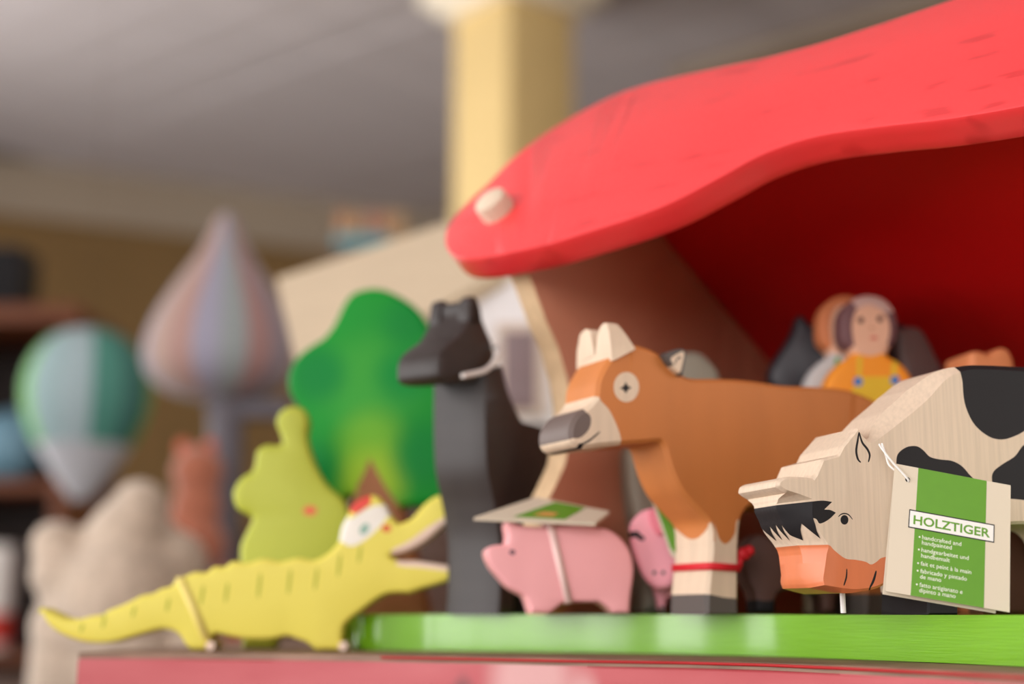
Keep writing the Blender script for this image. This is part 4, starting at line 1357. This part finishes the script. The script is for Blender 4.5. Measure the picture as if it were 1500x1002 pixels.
tube('cord', [(0, 0, 120 * pm_), (0, 0, CZ - hb[2] - .006)], .0003, mat('brown cord', (92, 72, 48), .8), bal)

# fluffy plush lamb and a salmon plush behind it
def plush(name, label, D, blobs, col, seed, part='body', extra=()):
    k = D / F
    c0 = unp(blobs[0][0], blobs[0][1], D)
    r = empty(name, (c0[0], c0[1], LOW))
    tag(r, label, 'plush toy')
    m = mat(name + ' fur', col, .95, gscale=(120, 120, 120), grain=.25, sheen=.4, bump=.6)
    def lump(nm, items, mm):
        bm = bmesh.new()
        for (x, y, rad, dy) in items:
            c = unp(x, y, D)
            q = bmesh.ops.create_icosphere(bm, subdivisions=4, radius=rad * k)
            for v in q['verts']:
                n_ = v.co.normalized()
                s = 1 + .05 * math.sin(v.co.x * 260 + seed) * math.sin(v.co.y * 240 + 2) * math.sin(v.co.z * 250 + seed)
                v.co = v.co * s + Vector((c[0] - c0[0], dy, c[2] - LOW))
        o = bobj(nm, bm, mm, r)
        md = o.modifiers.new('fuse', 'REMESH'); md.mode = 'VOXEL'; md.voxel_size = .006; md.use_smooth_shade = True
        return o
    lump(part, blobs, m)
    for nm, items, mm in extra: lump(nm, items, mm)
    zf = c0[2] - LOW
    for dx in (-.04, .05):
        lathe('leg', [(.026, 0.0), (.030, .01), (.028, max(.03, zf - .02))], m, r, 14, centre=(dx, .0))
    return r
plush('plush_lamb', 'fluffy beige plush lamb behind the tail of the crocodile', 1.12,
      [(180, 880, 100, 0), (110, 920, 62, 0), (100, 840, 48, -.01), (88, 800, 36, -.01), (190, 790, 62, 0), (205, 745, 42, 0), (245, 830, 55, .01), (120, 985, 55, 0), (200, 960, 80, 0)], (206, 186, 166), 1.0, extra=(
          ('nose', [(92, 822, 9, -.032)], mat('plush nose', (150, 110, 100), .8)),
          ('ear', [(62, 792, 15, 0), (54, 806, 11, 0)], mat('plush ear', (196, 176, 160), .95))))
plush('plush_fox', 'salmon orange plush toy standing behind the beige lamb', 1.34,
      [(288, 800, 44, 0), (290, 690, 38, 0), (288, 740, 36, 0), (262, 790, 34, 0)], (166, 98, 72), 2.0, extra=(
          ('ear', [(268, 652, 12, 0), (272, 664, 12, 0)], mat('salmon ear', (190, 100, 76), .95)), ('ear', [(308, 652, 12, 0), (304, 664, 12, 0)], mat('salmon ear', (190, 100, 76), .95))))

# ------------------------------------------------------------------ bookcase at the far left
c0, c1 = unp(-260, 900, 2.3), unp(84, 900, 2.3)
bz = unp(40, 474, 2.3)[2]
bk = empty('bookcase', (c1[0], c1[1], 0))
tag(bk, 'red brown wooden bookcase at the far left of the room', 'bookcase')
BK = mat('red brown shelf wood', (112, 58, 24), .55, gscale=(3, 40, 40), grain=.25)
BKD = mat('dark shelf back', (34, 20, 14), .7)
wbk = c1[0] - c0[0]
box('side_panel', (-.022, 0, 0), (0, .3, bz), BK, bk, bev=.002)
box('side_panel', (-wbk, 0, 0), (-wbk + .022, .3, bz), BK, bk, bev=.002)
box('top_board', (-wbk - .01, -.015, bz), (.012, .3, bz + .03), BK, bk, bev=.003)
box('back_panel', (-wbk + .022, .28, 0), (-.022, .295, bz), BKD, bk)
zs = unp(40, 702, 2.3)[2]
zs2 = unp(40, 955, 2.3)[2]
for z in (zs, zs2, .35, .06): box('shelf', (-wbk + .022, .005, z - .02), (-.022, .28, z), BK, bk, bev=.002)
q = unp(14, 434, 2.36)
sb = empty('speaker_box', (q[0], q[1], bz + .03))
tag(sb, 'small black box standing on top of the bookcase', 'box')
hgt = unp(14, 368, 2.36)[2] - bz - .03
box('case', (-.07, -.04, 0), (.03, .06, hgt), BLACK, sb, bev=.004)
box('front_grille', (-.062, -.043, .006), (.022, -.0405, hgt - .006), mat('black cloth', (22, 20, 22), .9), sb)
q = unp(12, 660, 2.36)
bt = empty('blue_ball', (q[0], q[1] + .02, zs))
tag(bt, 'pale blue ball lying in the bookcase', 'ball')
def ball(name, r, m, par):
    bm = bmesh.new(); bmesh.ops.create_uvsphere(bm, u_segments=28, v_segments=16, radius=r)
    for v in bm.verts: v.co.z += r
    return bobj(name, bm, m, par)
ball('shell', .062, mat('pale blue rubber', (104, 142, 160), .5), bt)
q = unp(-8, 850, 2.36)
cu_ = empty('striped_cup', (q[0], q[1] + .02, zs2))
tag(cu_, 'white cup with a red band in the bookcase near the left edge', 'cup')
lathe('cup_body', [(.020, 0), (.026, .01), (.030, .17), (.027, .17), (.024, .012), (.0001, .011)], mat('white glaze', (226, 220, 214), .3), cu_, 24)
lathe('red_band', [(.0262, .012), (.0268, .012), (.0283, .06), (.0277, .06)], mat('red glaze', (196, 48, 34), .3), cu_, 24)

# pieces that sit on another part become its sub-parts
def nest(child, parent):
    for o in list(bpy.data.objects):
        if o.name.split('.')[0] == child and o.parent is not None:
            for q in o.parent.children:
                if q.name.split('.')[0] == parent and q is not o:
                    o.parent = q
                    break
nest('iris', 'eye'); nest('button', 'dungarees'); nest('headband', 'hair'); nest('nostril', 'head'); nest('ear_line', 'ear')
for q in list(calf.children):
    if q.name.split('.')[0] == 'eye':
        q.parent = [k for k in calf.children if k.name.split('.')[0] == 'eye_ring'][0]
